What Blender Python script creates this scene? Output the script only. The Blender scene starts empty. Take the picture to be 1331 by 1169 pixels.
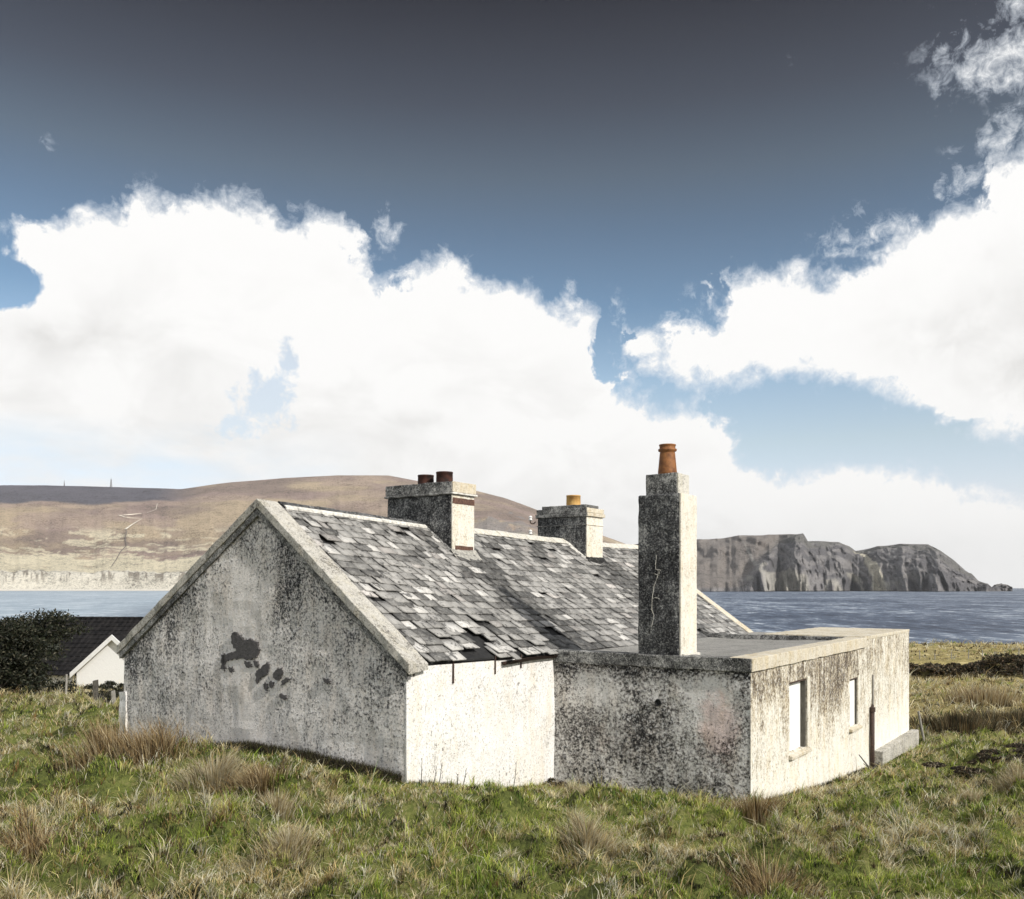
import bpy, bmesh, math, random
import numpy as np
from mathutils import Vector
random.seed(7); rng = np.random.default_rng(11)
S = bpy.context.scene
COL = S.collection
F, CX, HY, EYE = 1200.0, 665.5, 764.0, 10.0
R = math.radians

# ------------------------------------------------------------------ helpers
def smooth(t): t = np.clip(t, 0, 1); return t*t*(3-2*t)
def hash2(i, j, seed):
    v = np.sin(i*127.1 + j*311.7 + seed*74.7)*43758.5453
    return v - np.floor(v)
def vnoise(x, y, seed=0):
    i, j = np.floor(x), np.floor(y); fx, fy = x-i, y-j
    u, v = fx*fx*(3-2*fx), fy*fy*(3-2*fy)
    a, b = hash2(i, j, seed), hash2(i+1, j, seed)
    c, d = hash2(i, j+1, seed), hash2(i+1, j+1, seed)
    return (a*(1-u)+b*u)*(1-v) + (c*(1-u)+d*u)*v
def fbm(x, y, seed=0, oct=4, gain=.5):
    s, a, t = 0, 1, 0
    for k in range(oct):
        s = s + a*vnoise(x*2**k+k*17.3, y*2**k-k*9.1, seed+k); t += a; a *= gain
    return s/t
def link_new(name, data, parent=None, loc=None):
    o = bpy.data.objects.new(name, data); COL.objects.link(o)
    if parent: o.parent = parent
    if loc is not None: o.location = loc
    return o
def tag(o, label=None, cat=None, group=None, kind=None):
    if label: o['label'] = label
    if cat: o['category'] = cat
    if group: o['group'] = group
    if kind: o['kind'] = kind
    return o
def empty(name, loc, rz, label, cat, group=None):
    o = link_new(name, None, None, loc); o.rotation_euler = (0, 0, rz); o.empty_display_size = .3
    return tag(o, label, cat, group)
def npmesh(name, verts, faces, mat, parent=None, cols=None, smooth_=False, loc=None):
    """verts (n,3) array; faces = list of arrays (m,k)"""
    me = bpy.data.meshes.new(name)
    verts = np.asarray(verts, dtype=np.float32)
    me.vertices.add(len(verts)); me.vertices.foreach_set('co', verts.ravel())
    faces = [np.asarray(f, dtype=np.int32) for f in faces if len(f)]
    tot = np.concatenate([np.full(len(f), f.shape[1]) for f in faces]).astype(np.int32)
    idx = np.concatenate([f.ravel() for f in faces]).astype(np.int32)
    me.loops.add(len(idx)); me.loops.foreach_set('vertex_index', idx)
    me.polygons.add(len(tot))
    st = np.concatenate([[0], np.cumsum(tot)[:-1]]).astype(np.int32)
    me.polygons.foreach_set('loop_start', st)
    try: me.polygons.foreach_set('loop_total', tot)
    except Exception: pass
    if smooth_: me.polygons.foreach_set('use_smooth', np.ones(len(tot), dtype=bool))
    me.update(calc_edges=True); me.validate()
    if cols is not None:
        at = me.color_attributes.new('Col', 'FLOAT_COLOR', 'POINT')
        c = np.ones((len(verts), 4), dtype=np.float32); c[:, :3] = cols
        at.data.foreach_set('color', c.ravel())
    me.materials.append(mat)
    return link_new(name, me, parent, loc)
def bm_obj(name, bm, mat, parent=None, bevel=0, shade=False):
    bmesh.ops.recalc_face_normals(bm, faces=bm.faces[:])
    me = bpy.data.meshes.new(name); bm.to_mesh(me); bm.free()
    me.materials.append(mat)
    if shade:
        for p in me.polygons: p.use_smooth = True
    o = link_new(name, me, parent)
    if bevel:
        m = o.modifiers.new('b', 'BEVEL'); m.width = bevel; m.segments = 2; m.limit_method = 'ANGLE'
    return o
def hexa(bm, lo, hi):
    """lo, hi: 4 points each (counter-clockwise)"""
    a = [bm.verts.new(p) for p in lo]; b = [bm.verts.new(p) for p in hi]
    bm.faces.new(a[::-1]); bm.faces.new(b)
    for i in range(4):
        j = (i+1) % 4; bm.faces.new((a[i], a[j], b[j], b[i]))
def box(bm, x0, x1, y0, y1, z0, z1):
    hexa(bm, [(x0,y0,z0),(x1,y0,z0),(x1,y1,z0),(x0,y1,z0)], [(x0,y0,z1),(x1,y0,z1),(x1,y1,z1),(x0,y1,z1)])
def rough_box(bm, x0, x1, y0, y1, z0, z1, n=8, amp=.012, seed=1):
    """box with subdivided, slightly wobbling faces and worn edges"""
    t = bmesh.new(); box(t, x0, x1, y0, y1, z0, z1)
    bmesh.ops.recalc_face_normals(t, faces=t.faces[:])
    L = (x1-x0, y1-y0, z1-z0)
    for ax in range(3):
        k = max(1, min(60, int(L[ax]/.09)))
        for i in range(1, k):
            p = [x0, y0, z0]; p[ax] += L[ax]*i/k; no = [0,0,0]; no[ax] = 1
            bmesh.ops.bisect_plane(t, geom=t.verts[:]+t.edges[:]+t.faces[:], plane_co=p, plane_no=no)
    from mathutils import noise
    for v in t.verts:
        d = noise.noise_vector(Vector(v.co)*5+Vector((seed*3.1, 0, 0)))*amp + noise.noise_vector(Vector(v.co)*14+Vector((seed*3.1, 0, 9)))*amp*.6
        v.co += d
    m = bpy.data.meshes.new('tmp'); t.to_mesh(m); t.free(); bm.from_mesh(m); bpy.data.meshes.remove(m)
def tube(bm, p0, p1, r0, r1=None, n=10, cap=True):
    r1 = r0 if r1 is None else r1
    p0, p1 = Vector(p0), Vector(p1); d = (p1-p0).normalized()
    u = d.orthogonal().normalized(); v = d.cross(u)
    A = [bm.verts.new(p0+(u*math.cos(2*math.pi*i/n)+v*math.sin(2*math.pi*i/n))*r0) for i in range(n)]
    B = [bm.verts.new(p1+(u*math.cos(2*math.pi*i/n)+v*math.sin(2*math.pi*i/n))*r1) for i in range(n)]
    for i in range(n): bm.faces.new((A[i], A[(i+1)%n], B[(i+1)%n], B[i]))
    if cap: bm.faces.new(A[::-1]); bm.faces.new(B)
def lathe(bm, cx, cy, prof, n=24):
    rings = [[bm.verts.new((cx+r*math.cos(2*math.pi*i/n), cy+r*math.sin(2*math.pi*i/n), z)) for i in range(n)] for r, z in prof]
    for a, b in zip(rings, rings[1:]):
        for i in range(n): bm.faces.new((a[i], a[(i+1)%n], b[(i+1)%n], b[i]))
    bm.faces.new(rings[-1]); bm.faces.new(rings[0][::-1])

# ------------------------------------------------------------------ materials
class NT:
    def __init__(s, nt): s.t = nt; s.n = nt.nodes; s.l = nt.links
    def put(s, sock, v):
        if isinstance(v, bpy.types.NodeSocket): s.l.new(v, sock)
        elif isinstance(v, (tuple, list)): sock.default_value = tuple(v)+(1,) if len(v) == 3 and sock.type == 'RGBA' else v
        else: sock.default_value = v
    def m(s, op, *a, clamp=False):
        n = s.n.new('ShaderNodeMath'); n.operation = op; n.use_clamp = clamp
        for i, v in enumerate(a): s.put(n.inputs[i], v)
        return n.outputs[0]
    def noise(s, vec, scale, detail=4, rough=.5, dist=0):
        n = s.n.new('ShaderNodeTexNoise'); s.l.new(vec, n.inputs['Vector'])
        n.inputs['Scale'].default_value = scale; n.inputs['Detail'].default_value = detail
        n.inputs['Roughness'].default_value = rough; n.inputs['Distortion'].default_value = dist
        return n.outputs[0]
    def vor(s, vec, scale, feat='F1'):
        n = s.n.new('ShaderNodeTexVoronoi'); n.feature = feat; s.l.new(vec, n.inputs['Vector']); n.inputs['Scale'].default_value = scale
        return n.outputs[0]
    def map(s, vec, sc=(1,1,1), loc=(0,0,0), rot=(0,0,0)):
        n = s.n.new('ShaderNodeMapping'); s.l.new(vec, n.inputs['Vector'])
        n.inputs['Scale'].default_value = sc; n.inputs['Location'].default_value = loc; n.inputs['Rotation'].default_value = rot
        return n.outputs[0]
    def ramp(s, f, stops, interp='LINEAR'):
        n = s.n.new('ShaderNodeValToRGB'); s.l.new(f, n.inputs[0]); r = n.color_ramp; r.interpolation = interp
        while len(r.elements) > 1: r.elements.remove(r.elements[0])
        r.elements[0].position = stops[0][0]
        def c4(c): return (c, c, c, 1) if not isinstance(c, (tuple, list)) else tuple(c)+(1,)
        r.elements[0].color = c4(stops[0][1])
        for p, c in stops[1:]: r.elements.new(p).color = c4(c)
        return n.outputs[0]
    def step(s, f, a, b, va=0., vb=1.):
        n = s.n.new('ShaderNodeMapRange'); n.clamp = True; s.l.new(f, n.inputs[0])
        n.inputs[1].default_value = a; n.inputs[2].default_value = b; n.inputs[3].default_value = va; n.inputs[4].default_value = vb
        return n.outputs[0]
    def mix(s, f, a, b, blend='MIX'):
        n = s.n.new('ShaderNodeMix'); n.data_type = 'RGBA'; n.blend_type = blend
        s.put(n.inputs[0], f); s.put(n.inputs[6], a); s.put(n.inputs[7], b)
        return n.outputs[2]
    def attr(s, name):
        n = s.n.new('ShaderNodeAttribute'); n.attribute_name = name; return n.outputs['Color']
    def coord(s, which='Object'):
        return s.n.new('ShaderNodeTexCoord').outputs[which]
    def sep(s, vec):
        n = s.n.new('ShaderNodeSeparateXYZ'); s.l.new(vec, n.inputs[0]); return n.outputs
    def bump(s, h, strength=.5, dist=.02, normal=None):
        n = s.n.new('ShaderNodeBump'); s.l.new(h, n.inputs['Height']); n.inputs['Strength'].default_value = strength
        n.inputs['Distance'].default_value = dist
        if normal is not None: s.l.new(normal, n.inputs['Normal'])
        return n.outputs[0]
def material(name, rough=.9, spec=.3):
    m = bpy.data.materials.new(name); m.use_nodes = True
    t = NT(m.node_tree); b = m.node_tree.nodes['Principled BSDF']
    b.inputs['Roughness'].default_value = rough; b.inputs['Specular IOR Level'].default_value = spec
    return m, t, b
def gauss_blob(t, X, Y, x0, y0, sx, sy):
    a = t.m('POWER', t.m('DIVIDE', t.m('ABSOLUTE', t.m('SUBTRACT', X, x0)), sx), 2.)
    b = t.m('POWER', t.m('DIVIDE', t.m('ABSOLUTE', t.m('SUBTRACT', Y, y0)), sy), 2.)
    return t.m('EXPONENT', t.m('MULTIPLY', t.m('ADD', a, b), -1.))

def plaster(name, light, mid, dark, cover=.5, fine=.5, streak=.3, warm=None, extra=None, scale=1., bumpk=1., graincol=(.02,.02,.022), tint=None, lite=.62):
    """weathered lime render: blotches, fine grit, vertical runs"""
    m, t, b = material(name)
    v = t.coord()
    big = t.noise(v, 1.3*scale, 5, .6, .3)
    blot = t.noise(v, 7*scale, 9, .72, .6)
    grit = t.noise(v, 21*scale, 4, .8)
    runs = t.noise(t.map(v, (5.5, 5.5, .8)), 1.4*scale, 7, .72, .5)
    f = t.m('ADD', t.m('MULTIPLY', blot, .55), t.m('MULTIPLY', big, .45))
    f = t.m('ADD', f, t.m('MULTIPLY', t.m('SUBTRACT', runs, .5), streak))
    f = t.m('ADD', f, t.m('MULTIPLY', t.m('SUBTRACT', grit, .5), fine))
    if extra: f = t.m('ADD', f, extra(t, v))
    f = t.m('ADD', f, cover-.5)
    c = t.ramp(f, [(.30, light), (.46, tuple(.65*a+.35*bb for a, bb in zip(light, mid))), (.54, mid), (.66, dark), (.82, tuple(x*.6 for x in dark))])
    g2 = t.step(t.m('ADD', t.noise(v, 26*scale, 3, .75), t.m('MULTIPLY', t.m('SUBTRACT', f, .5), .25)), .555, .62)
    c = t.mix(t.m('MULTIPLY', g2, .75), c, graincol)
    g3 = t.step(t.noise(t.map(v, loc=(3, 7, 1)), 24*scale, 3, .75), .555, .63)
    c = t.mix(t.m('MULTIPLY', g3, lite), c, tuple(min(.85, x*1.15) for x in light))
    if warm:
        wv = t.step(t.noise(t.map(v, (3, 3, .8), (5, 2, 8)), 1.5*scale, 5, .6), .48, .66)
        c = t.mix(t.m('MULTIPLY', wv, warm[1]), c, warm[0], 'MULTIPLY')
    if tint: c = tint(t, v, c)
    t.put(b.inputs['Base Color'], c)
    h = t.m('ADD', t.m('MULTIPLY', grit, .6), t.m('MULTIPLY', blot, 1.))
    t.put(b.inputs['Normal'], t.bump(h, .75*bumpk, .04))
    return m

def gable_extra(t, v):
    X, Y, Z = t.sep(v)
    # shade of the verges laid into the colour, paler band down the middle and along the foot
    d = t.m('SUBTRACT', 4.42, t.m('ADD', t.m('MULTIPLY', t.m('ABSOLUTE', t.m('ADD', X, 3.17)), .72), Z))     # distance under the verge
    under = t.step(d, .05, .9, .13, 0)
    right = t.m('MULTIPLY', gauss_blob(t, X, Z, -2.6, 3.0, .4, .8), .17)
    mid = t.m('MULTIPLY', gauss_blob(t, X, Z, -3.6, 2.0, .9, 1.7), -.19)
    left = t.m('MULTIPLY', gauss_blob(t, X, Z, -.6, .6, 1.2, 1.0), -.05)
    foot = t.step(Z, .15, 1.0, -.07, 0)
    s = t.m('ADD', t.m('ADD', under, right), t.m('ADD', mid, left))
    return t.m('ADD', s, foot)
M = {}
M['gable'] = plaster('gable_render', (.84,.80,.76), (.40,.385,.37), (.035,.036,.04), .462, 1.25, .42, ((.85,.76,.66), .35), gable_extra)
def endwall_extra(t, v):
    X, Y, Z = t.sep(v)
    a = t.m('MULTIPLY', gauss_blob(t, X, Z, 3.0, 1.1, .45, .7), -.17)
    b_ = t.step(Z, 1.45, 1.7, 0, .16)
    c = t.m('MULTIPLY', gauss_blob(t, X, Z, 1.8, .6, .8, .5), .08)
    d = t.m('MULTIPLY', gauss_blob(t, X, Z, .9, 1.2, .5, .35), -.12)
    return t.m('ADD', t.m('ADD', a, b_), t.m('ADD', c, d))
def end_tint(t, v, c):
    X, Y, Z = t.sep(v)
    k = t.m('ADD', gauss_blob(t, X, Z, 3.12, .75, .42, .62), t.m('MULTIPLY', gauss_blob(t, X, Z, 1.0, .4, .5, .5), .4))
    k = t.step(t.m('ADD', k, t.m('MULTIPLY', t.m('SUBTRACT', t.noise(v, 5, 8, .75), .5), 1.6)), .35, .75)
    return t.mix(t.m('MULTIPLY', k, .7), c, (1.0,.80,.77), 'MULTIPLY')
M['end'] = plaster('mottled_render', (.80,.78,.75), (.25,.235,.22), (.016,.016,.018), .515, 1.05, .12, ((.9,.8,.68), .35), endwall_extra, 1.0, tint=end_tint)
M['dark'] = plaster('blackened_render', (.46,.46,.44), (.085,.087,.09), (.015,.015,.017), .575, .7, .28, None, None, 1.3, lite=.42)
def white_extra(t, v):
    X, Y, Z = t.sep(v)
    sp = t.step(t.noise(t.map(v, (1.6, 1.6, .9), (2, 9, 1)), 7, 6, .75), .60, .72)
    k = t.step(t.noise(v, 1.1, 3, .5), .40, .62)
    return t.m('MULTIPLY', t.m('MULTIPLY', sp, k), .55)
def white_tint(t, v, c):
    sp = t.step(t.noise(t.map(v, (1.5, 1.5, .9), (1, 2, 3)), 15, 3, .6), .60, .66)
    reg = t.step(t.noise(t.map(v, loc=(4, 4, 4)), 1.0, 3, .6), .38, .62)
    c = t.mix(t.m('MULTIPLY', t.m('MULTIPLY', sp, reg), .85), c, (.13,.12,.105))
    fs = t.step(t.noise(t.map(v, (1.3, 1.3, 1), (8, 2, 3)), 34, 2, .6), .62, .68)
    return t.mix(t.m('MULTIPLY', fs, .6), c, (.20,.19,.17))
M['white'] = plaster('whitewash', (.82,.81,.79), (.60,.58,.54), (.13,.11,.09), .365, .8, .3, ((.93,.84,.70), .5), white_extra, bumpk=.7, graincol=(.25,.24,.22), tint=white_tint)
def cream_extra(t, v):
    X, Y, Z = t.sep(v)
    top = t.m('MULTIPLY', t.step(Z, .3, 1.4), .13)
    far = t.step(Y, 11.0, 12.0, 0, -.03)
    band = t.m('MULTIPLY', gauss_blob(t, Y, Z, 8.3, 1.0, 1.5, .9), .10)
    low = t.step(Z, -.5, .2, -.12, 0)
    return t.m('ADD', t.m('ADD', top, far), t.m('ADD', band, low))
M['cream'] = plaster('weathered_cream_wash', (.81,.79,.72), (.50,.44,.33), (.11,.085,.06), .425, .85, .62, ((.92,.82,.64), .55), cream_extra, bumpk=.9, graincol=(.15,.12,.09))
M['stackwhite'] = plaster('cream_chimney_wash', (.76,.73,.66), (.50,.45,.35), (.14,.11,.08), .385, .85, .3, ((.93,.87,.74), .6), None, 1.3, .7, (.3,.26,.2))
M['cope'] = plaster('lichened_coping', (.72,.70,.64), (.47,.45,.40), (.07,.07,.07), .42, .55, .05, ((.9,.86,.7), .5), None, 1.6)
M['copegrey'] = plaster('grey_lichened_coping', (.60,.58,.53), (.36,.34,.30), (.06,.06,.06), .47, .8, .05, ((.9,.86,.74), .5), None, 1.6)
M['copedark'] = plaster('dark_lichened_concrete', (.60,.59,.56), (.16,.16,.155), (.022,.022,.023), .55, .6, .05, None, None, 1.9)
M['copecream'] = plaster('cream_coping', (.66,.62,.53), (.50,.43,.31), (.15,.12,.08), .43, .8, .1, ((.92,.84,.66), .7), None, 1.5, .8, (.2,.17,.12))
M['flat'] = plaster('felt_roof', (.74,.72,.68), (.42,.41,.385), (.09,.09,.085), .42, .7, .0, None, None, 1.4)
M['bare'] = plaster('bare_undercoat', (.11,.105,.105), (.06,.058,.06), (.03,.03,.032), .4, .4, .1)
M['pink'] = plaster('pinkish_render', (.52,.42,.40), (.23,.19,.19), (.06,.05,.05), .46, .5, .2)
M['board'] = plaster('painted_blocking', (.86,.85,.82), (.82,.80,.76), (.5,.48,.45), .18, .12, .1, None, None, 1, .3, (.6,.6,.58))
M['bung'] = plaster('white_roughcast', (.84,.84,.83), (.78,.78,.77), (.45,.44,.42), .20, .2, .1, None, None, .6, .5, (.6,.6,.6))
def simple(name, c1, c2, scale=8, rough=.8, bump=.3, stretch=(1,1,1), metal=0):
    m, t, b = material(name, rough); v = t.map(t.coord(), stretch)
    n = t.noise(v, scale, 7, .65, .3)
    t.put(b.inputs['Base Color'], t.ramp(n, [(.35, c1), (.65, c2)])); b.inputs['Metallic'].default_value = metal
    t.put(b.inputs['Normal'], t.bump(n, bump, .02)); return m
M['terra'] = simple('terracotta', (.13,.05,.02), (.30,.13,.045), 9, .65)
M['terradark'] = simple('sooty_terracotta', (.018,.014,.013), (.085,.035,.025), 6, .8)
M['ochrepot'] = simple('ochre_clay', (.40,.20,.06), (.62,.40,.14), 8, .7)
M['soot'] = simple('soot', (.012,.011,.011), (.03,.028,.026), 8)
M['iron'] = simple('rusty_iron', (.03,.026,.024), (.10,.06,.045), 30, .7)
M['rustband'] = simple('rust_brown_render', (.05,.025,.02), (.16,.09,.065), 20, .85)
M['wood'] = simple('weathered_wood', (.16,.15,.13), (.42,.40,.36), 12, .85, .4, (6, 6, .7))
M['darkwood'] = simple('dark_wood', (.05,.045,.04), (.14,.13,.11), 12, .85, .4, (6, 6, .7))
M['mortar'] = simple('white_mortar', (.42,.41,.38), (.78,.76,.70), 14, .9)
M['void'] = simple('dark_hollow', (.012,.012,.013), (.03,.03,.03), 10)
M['barge'] = simple('white_barge_paint', (.70,.70,.69), (.82,.82,.81), 9, .6, .1)
M['tile'] = None

# slates: colour carried per slate (real differences of stone and lichen; lower ring near-black throughout), fine lichen on top
m, t, b = material('slate', .62, .4); v = t.coord()
c = t.attr('Col')
li = t.step(t.noise(v, 11, 9, .74, .5), .48, .60); li2 = t.step(t.noise(v, 46, 5, .75), .50, .62)
lich = t.m('MULTIPLY', t.m('ADD', t.m('MULTIPLY', li, .5), t.m('MULTIPLY', li2, .4)), .75, clamp=True)
c2 = t.mix(lich, c, t.mix(.5, c, (.60,.59,.56)))
moss = t.step(t.noise(t.map(v, (1, 1, 1), (4, 4, 4)), 5, 8, .78, .5), .53, .60)
c2 = t.mix(t.m('MULTIPLY', moss, .85), c2, (.035,.035,.036))
gr = t.step(t.noise(v, 75, 3, .7), .58, .66); c2 = t.mix(t.m('MULTIPLY', gr, .55), c2, (.04,.04,.042))
stk = t.step(t.noise(t.map(v, (1.2, 16, 1.2)), 2.2, 6, .75), .52, .66); c2 = t.mix(t.m('MULTIPLY', stk, .6), c2, (.09,.09,.09))
t.put(b.inputs['Base Color'], c2); t.put(b.inputs['Normal'], t.bump(t.noise(v, 40, 6, .7), .5, .01)); M['slate'] = m

# vertex-coloured vegetation
def veg(name, rough=.7, trans=.42):
    m, t, b = material(name, rough, .25); c = t.attr('Col')
    t.put(b.inputs['Base Color'], c)
    tr = t.n.new('ShaderNodeBsdfTranslucent'); t.put(tr.inputs[0], c)
    mx = t.n.new('ShaderNodeMixShader'); mx.inputs[0].default_value = trans
    t.l.new(b.outputs[0], mx.inputs[1]); t.l.new(tr.outputs[0], mx.inputs[2])
    t.l.new(mx.outputs[0], t.n['Material Output'].inputs[0]); return m
M['grass'] = veg('grass_blades'); M['leaf'] = veg('leaves', .55, .15)
M['bark'] = simple('bark', (.05,.045,.04), (.2,.18,.16), 20)

# ground
m, t, b = material('turf', .95, .15); v = t.coord('Object')
a = t.noise(v, .35, 6, .6, .4); a2 = t.noise(v, 2.6, 8, .7, .5); a3 = t.noise(v, 16, 6, .75)
f = t.m('ADD', t.m('ADD', t.m('MULTIPLY', a, .35), t.m('MULTIPLY', a2, .4)), t.m('MULTIPLY', a3, .35))
near = t.ramp(f, [(.40, (.022,.02,.012)), (.50, (.06,.07,.022)), (.58, (.13,.15,.04)), (.70, (.28,.24,.11))])
_, Y, Z = t.sep(v)
farm = t.step(Y, 22, 34)
bands = t.noise(t.map(v, (.08, .5, 1)), 1., 5, .65)
f2 = t.m('ADD', t.m('MULTIPLY', bands, .45), t.m('ADD', t.m('MULTIPLY', a2, .35), t.m('MULTIPLY', a3, .3)))
farc = t.ramp(f2, [(.40, (.05,.048,.022)), (.49, (.15,.135,.055)), (.57, (.34,.28,.12)), (.68, (.58,.50,.28))])
t.put(b.inputs['Base Color'], t.mix(farm, near, farc))
t.put(b.inputs['Normal'], t.bump(f, .9, .12)); M['ground'] = m

# sea
m, t, b = material('sea_water', .22, .5); v = t.coord('Object')
w1 = t.noise(t.map(v, (.35, .12, 1), rot=(0, 0, .12)), 1., 6, .7, .3)
w2 = t.noise(t.map(v, (.09, .025, 1), rot=(0, 0, .08)), 1., 7, .75, .4)
w3 = t.noise(t.map(v, (.010, .005, 1)), 1., 8, .75, .3)
h = t.m('ADD', t.m('MULTIPLY', w1, .5), t.m('ADD', t.m('MULTIPLY', w2, 1.8), t.m('MULTIPLY', w3, 7.)))
wv = t.m('ADD', t.m('MULTIPLY', w1, .3), t.m('ADD', t.m('MULTIPLY', w2, .4), t.m('MULTIPLY', w3, .3)))
flecks = t.step(t.m('ADD', wv, t.m('MULTIPLY', t.m('SUBTRACT', w1, .5), .5)), .55, .62)  # pale flecks where the wave noise peaks
X, Y, Z = t.sep(v)
bay = t.m('MULTIPLY', t.step(t.m('ADD', X, t.m('MULTIPLY', Y, .30)), 0, -60), .72)
deep = t.ramp(wv, [(.41, (.014,.022,.045)), (.50, (.085,.112,.165)), (.57, (.26,.31,.38))])
deep = t.mix(bay, deep, t.ramp(wv, [(.42, (.28,.38,.47)), (.56, (.60,.68,.74))]))
t.put(b.inputs['Base Color'], t.mix(t.m('MULTIPLY', flecks, .55), deep, (.68,.71,.75)))
b.inputs['Roughness'].default_value = .5; b.inputs['Specular IOR Level'].default_value = .22
t.put(b.inputs['Normal'], t.bump(h, .5, 1.)); M['sea'] = m

# hills
def hillmat(name, stops, rockc, bumpd=20, sc=.006):
    m, t, b = material(name, .95, .1); v = t.coord('Object')
    c = t.attr('Col')
    n1 = t.noise(v, sc, 8, .7, .6); n2 = t.noise(t.map(v, (1, 1, 3)), sc*5, 7, .75, .4)
    f = t.m('ADD', t.m('MULTIPLY', n1, .5), t.m('MULTIPLY', n2, .5))
    n3 = t.noise(t.map(v, (1, .6, 1.5)), sc*24, 5, .75)
    f = t.m('ADD', t.m('MULTIPLY', f, .5), t.m('MULTIPLY', n3, .5))
    k = t.ramp(f, [(.40, .28), (.475, .80), (.54, 1.0)])
    t.put(b.inputs['Base Color'], t.mix(1., c, k, 'MULTIPLY'))
    t.put(b.inputs['Normal'], t.bump(f, .8, bumpd)); return m
M['hill'] = hillmat('moorland', None, None, 26)
M['cliff'] = hillmat('cliff_rock', None, None, 30, .012)

# ------------------------------------------------------------------ camera
cam = bpy.data.cameras.new('camera'); co = link_new('camera', cam)
co.location = (0, 0, EYE); co.rotation_euler = (R(90), 0, 0)
cam.sensor_width = 36; cam.lens = 36*F/1331; cam.shift_y = (HY-584.5)/1331; cam.clip_end = 90000; cam.clip_start = .1
S.camera = co

# ------------------------------------------------------------------ terrain
TH = math.atan2(.571, .821)                     # the house is turned this much
C0 = (-1.519, 13.3)
def to_local(x, y):
    dx, dy = x-C0[0], y-C0[1]
    return dx*.821-dy*.571, dx*.571+dy*.821     # across (w), along (s)
def to_world(w, s): return C0[0]+.821*w+.571*s, C0[1]-.571*w+.821*s
CP = [(0,0,-1.65),(0,-10,-.9),(-12,-8,-.9),(12,-8,-1.0),(-10,2,-1.8),(10,2,-1.9),(0,4,-2.35),(0,9,-3.02),(-4.8,8.6,-2.86),(5.1,9.3,-3.14),
      (-1.52,13.2,-2.80),(-3.0,14.2,-2.68),(-4.39,15.2,-2.66),(-5.9,16.3,-2.94),(-7.3,17.3,-3.16),(.76,16.4,-3.55),(-.43,14.8,-3.26),(3.75,14.4,-3.42),(2.3,15.3,-3.47),
      (5.5,17.1,-3.74),(7.8,20.3,-4.0),(8.3,20.4,-3.98),(10.4,23.7,-4.1),(11.0,19.6,-3.62),(8.2,14.3,-3.36),(9,17.0,-3.5),(14,19.6,-3.6),(13,24.5,-4.25),(17,26,-4.4),(18,34,-4.6),(24,48,-4.98),
      (-14,25.5,-3.22),(-11,22,-3.14),(-9.5,17,-3.06),(-12,16,-2.98),(-6,12,-2.93),(-20,26,-3.22),(-17,30,-3.5),(-22,43,-5.0),(-8,40,-4.6),(-25,60,-6.4),(-50,40,-5),(-30,15,-2.6),(-30,0,-1.2),
      (40,66,-5.0),(30,80,-5.05),(50,82,-5.08),(5,60,-5.2),(10,80,-6),(-30,90,-8),(60,40,-4.8),(45,20,-3.7),(30,5,-2.5),(80,82,-5.1),(80,50,-5),(3,30,-4.3),(0,22,-3.7)]
CP = np.array(CP, float)
def tps_fit(P, lam=.15):
    n = len(P); d2 = ((P[:, None, :2]-P[None, :, :2])**2).sum(2)/100
    K = np.where(d2 > 0, d2*np.log(np.maximum(d2, 1e-12)), 0)+np.eye(n)*lam*.02
    Q = np.c_[np.ones(n), P[:, :2]]
    A = np.block([[K, Q], [Q.T, np.zeros((3, 3))]])
    return np.linalg.solve(A, np.r_[P[:, 2], 0, 0, 0])
TW = tps_fit(CP)
def tps(x, y):
    x = np.asarray(x, float); y = np.asarray(y, float); sh = x.shape; x = x.ravel(); y = y.ravel()
    out = TW[-3]+TW[-2]*x+TW[-1]*y
    for k, p in enumerate(CP):
        d2 = ((x-p[0])**2+(y-p[1])**2)/100
        out += TW[k]*np.where(d2 > 0, d2*np.log(np.maximum(d2, 1e-12)), 0)
    return out.reshape(sh)
def ground_h(x, y, bumps=True):
    x = np.asarray(x, float); y = np.asarray(y, float)
    z = tps(np.clip(x, -60, 90), np.clip(y, -12, 84))
    w, s = to_local(x, y)
    # distance outside the building (keep its foot calm)
    dx = np.maximum(np.maximum(-7-w, w-0), 0); dy = np.maximum(np.maximum(-s, s-14), 0); d1 = np.hypot(dx, dy)
    dx = np.maximum(np.maximum(0-w, w-3.64), 0); dy = np.maximum(np.maximum(3.99-s, s-15.4), 0); d2 = np.hypot(dx, dy)
    calm = smooth(np.minimum(d1, d2)/1.5)
    if bumps:
        calm = np.maximum(calm, .0)
        z = z + (fbm(x*.9, y*.9, 3, 3)-.5)*.26*calm + (fbm(x*2.6, y*3.0, 5, 3)-.5)*.34*(.12+.88*calm)
        mnd = np.maximum(fbm(x*3.1, y*3.6, 15, 3)-.48, 0); z = z + mnd*.85*calm*smooth((34-y)/8)
        z = z + (fbm(x*.25, y*.25, 8, 2)-.5)*.5*smooth((y-24)/20)*calm
    # long earth bank across the right-hand field
    yb = 52.5 + (x-20)*.03 + (fbm(x*.15, x*0, 31, 3)-.5)*3
    hb = (.95+.35*(fbm(x*.35, y*0, 33, 3)-.5)*2)
    z = z + hb*np.exp(-((y-yb)/1.1)**4)*smooth((x-12)/6)
    # grassy hump
    z = z + .45*np.exp(-((y-37.5)/1.3)**2-((x-19.3)/3.4)**2) + .35*np.exp(-((y-34.5)/1.0)**2-((x-22)/2.4)**2)
    # shore: drops under the water
    edge = 84 + (fbm(x*.05, x*0, 41, 4)-.5)*8 + np.clip((x-40)*.05, 0, 2)
    z = z - smooth((y-edge)/12)*7.5
    z = z - smooth((np.abs(x-15)-105)/30)*9
    return z+EYE
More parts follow.
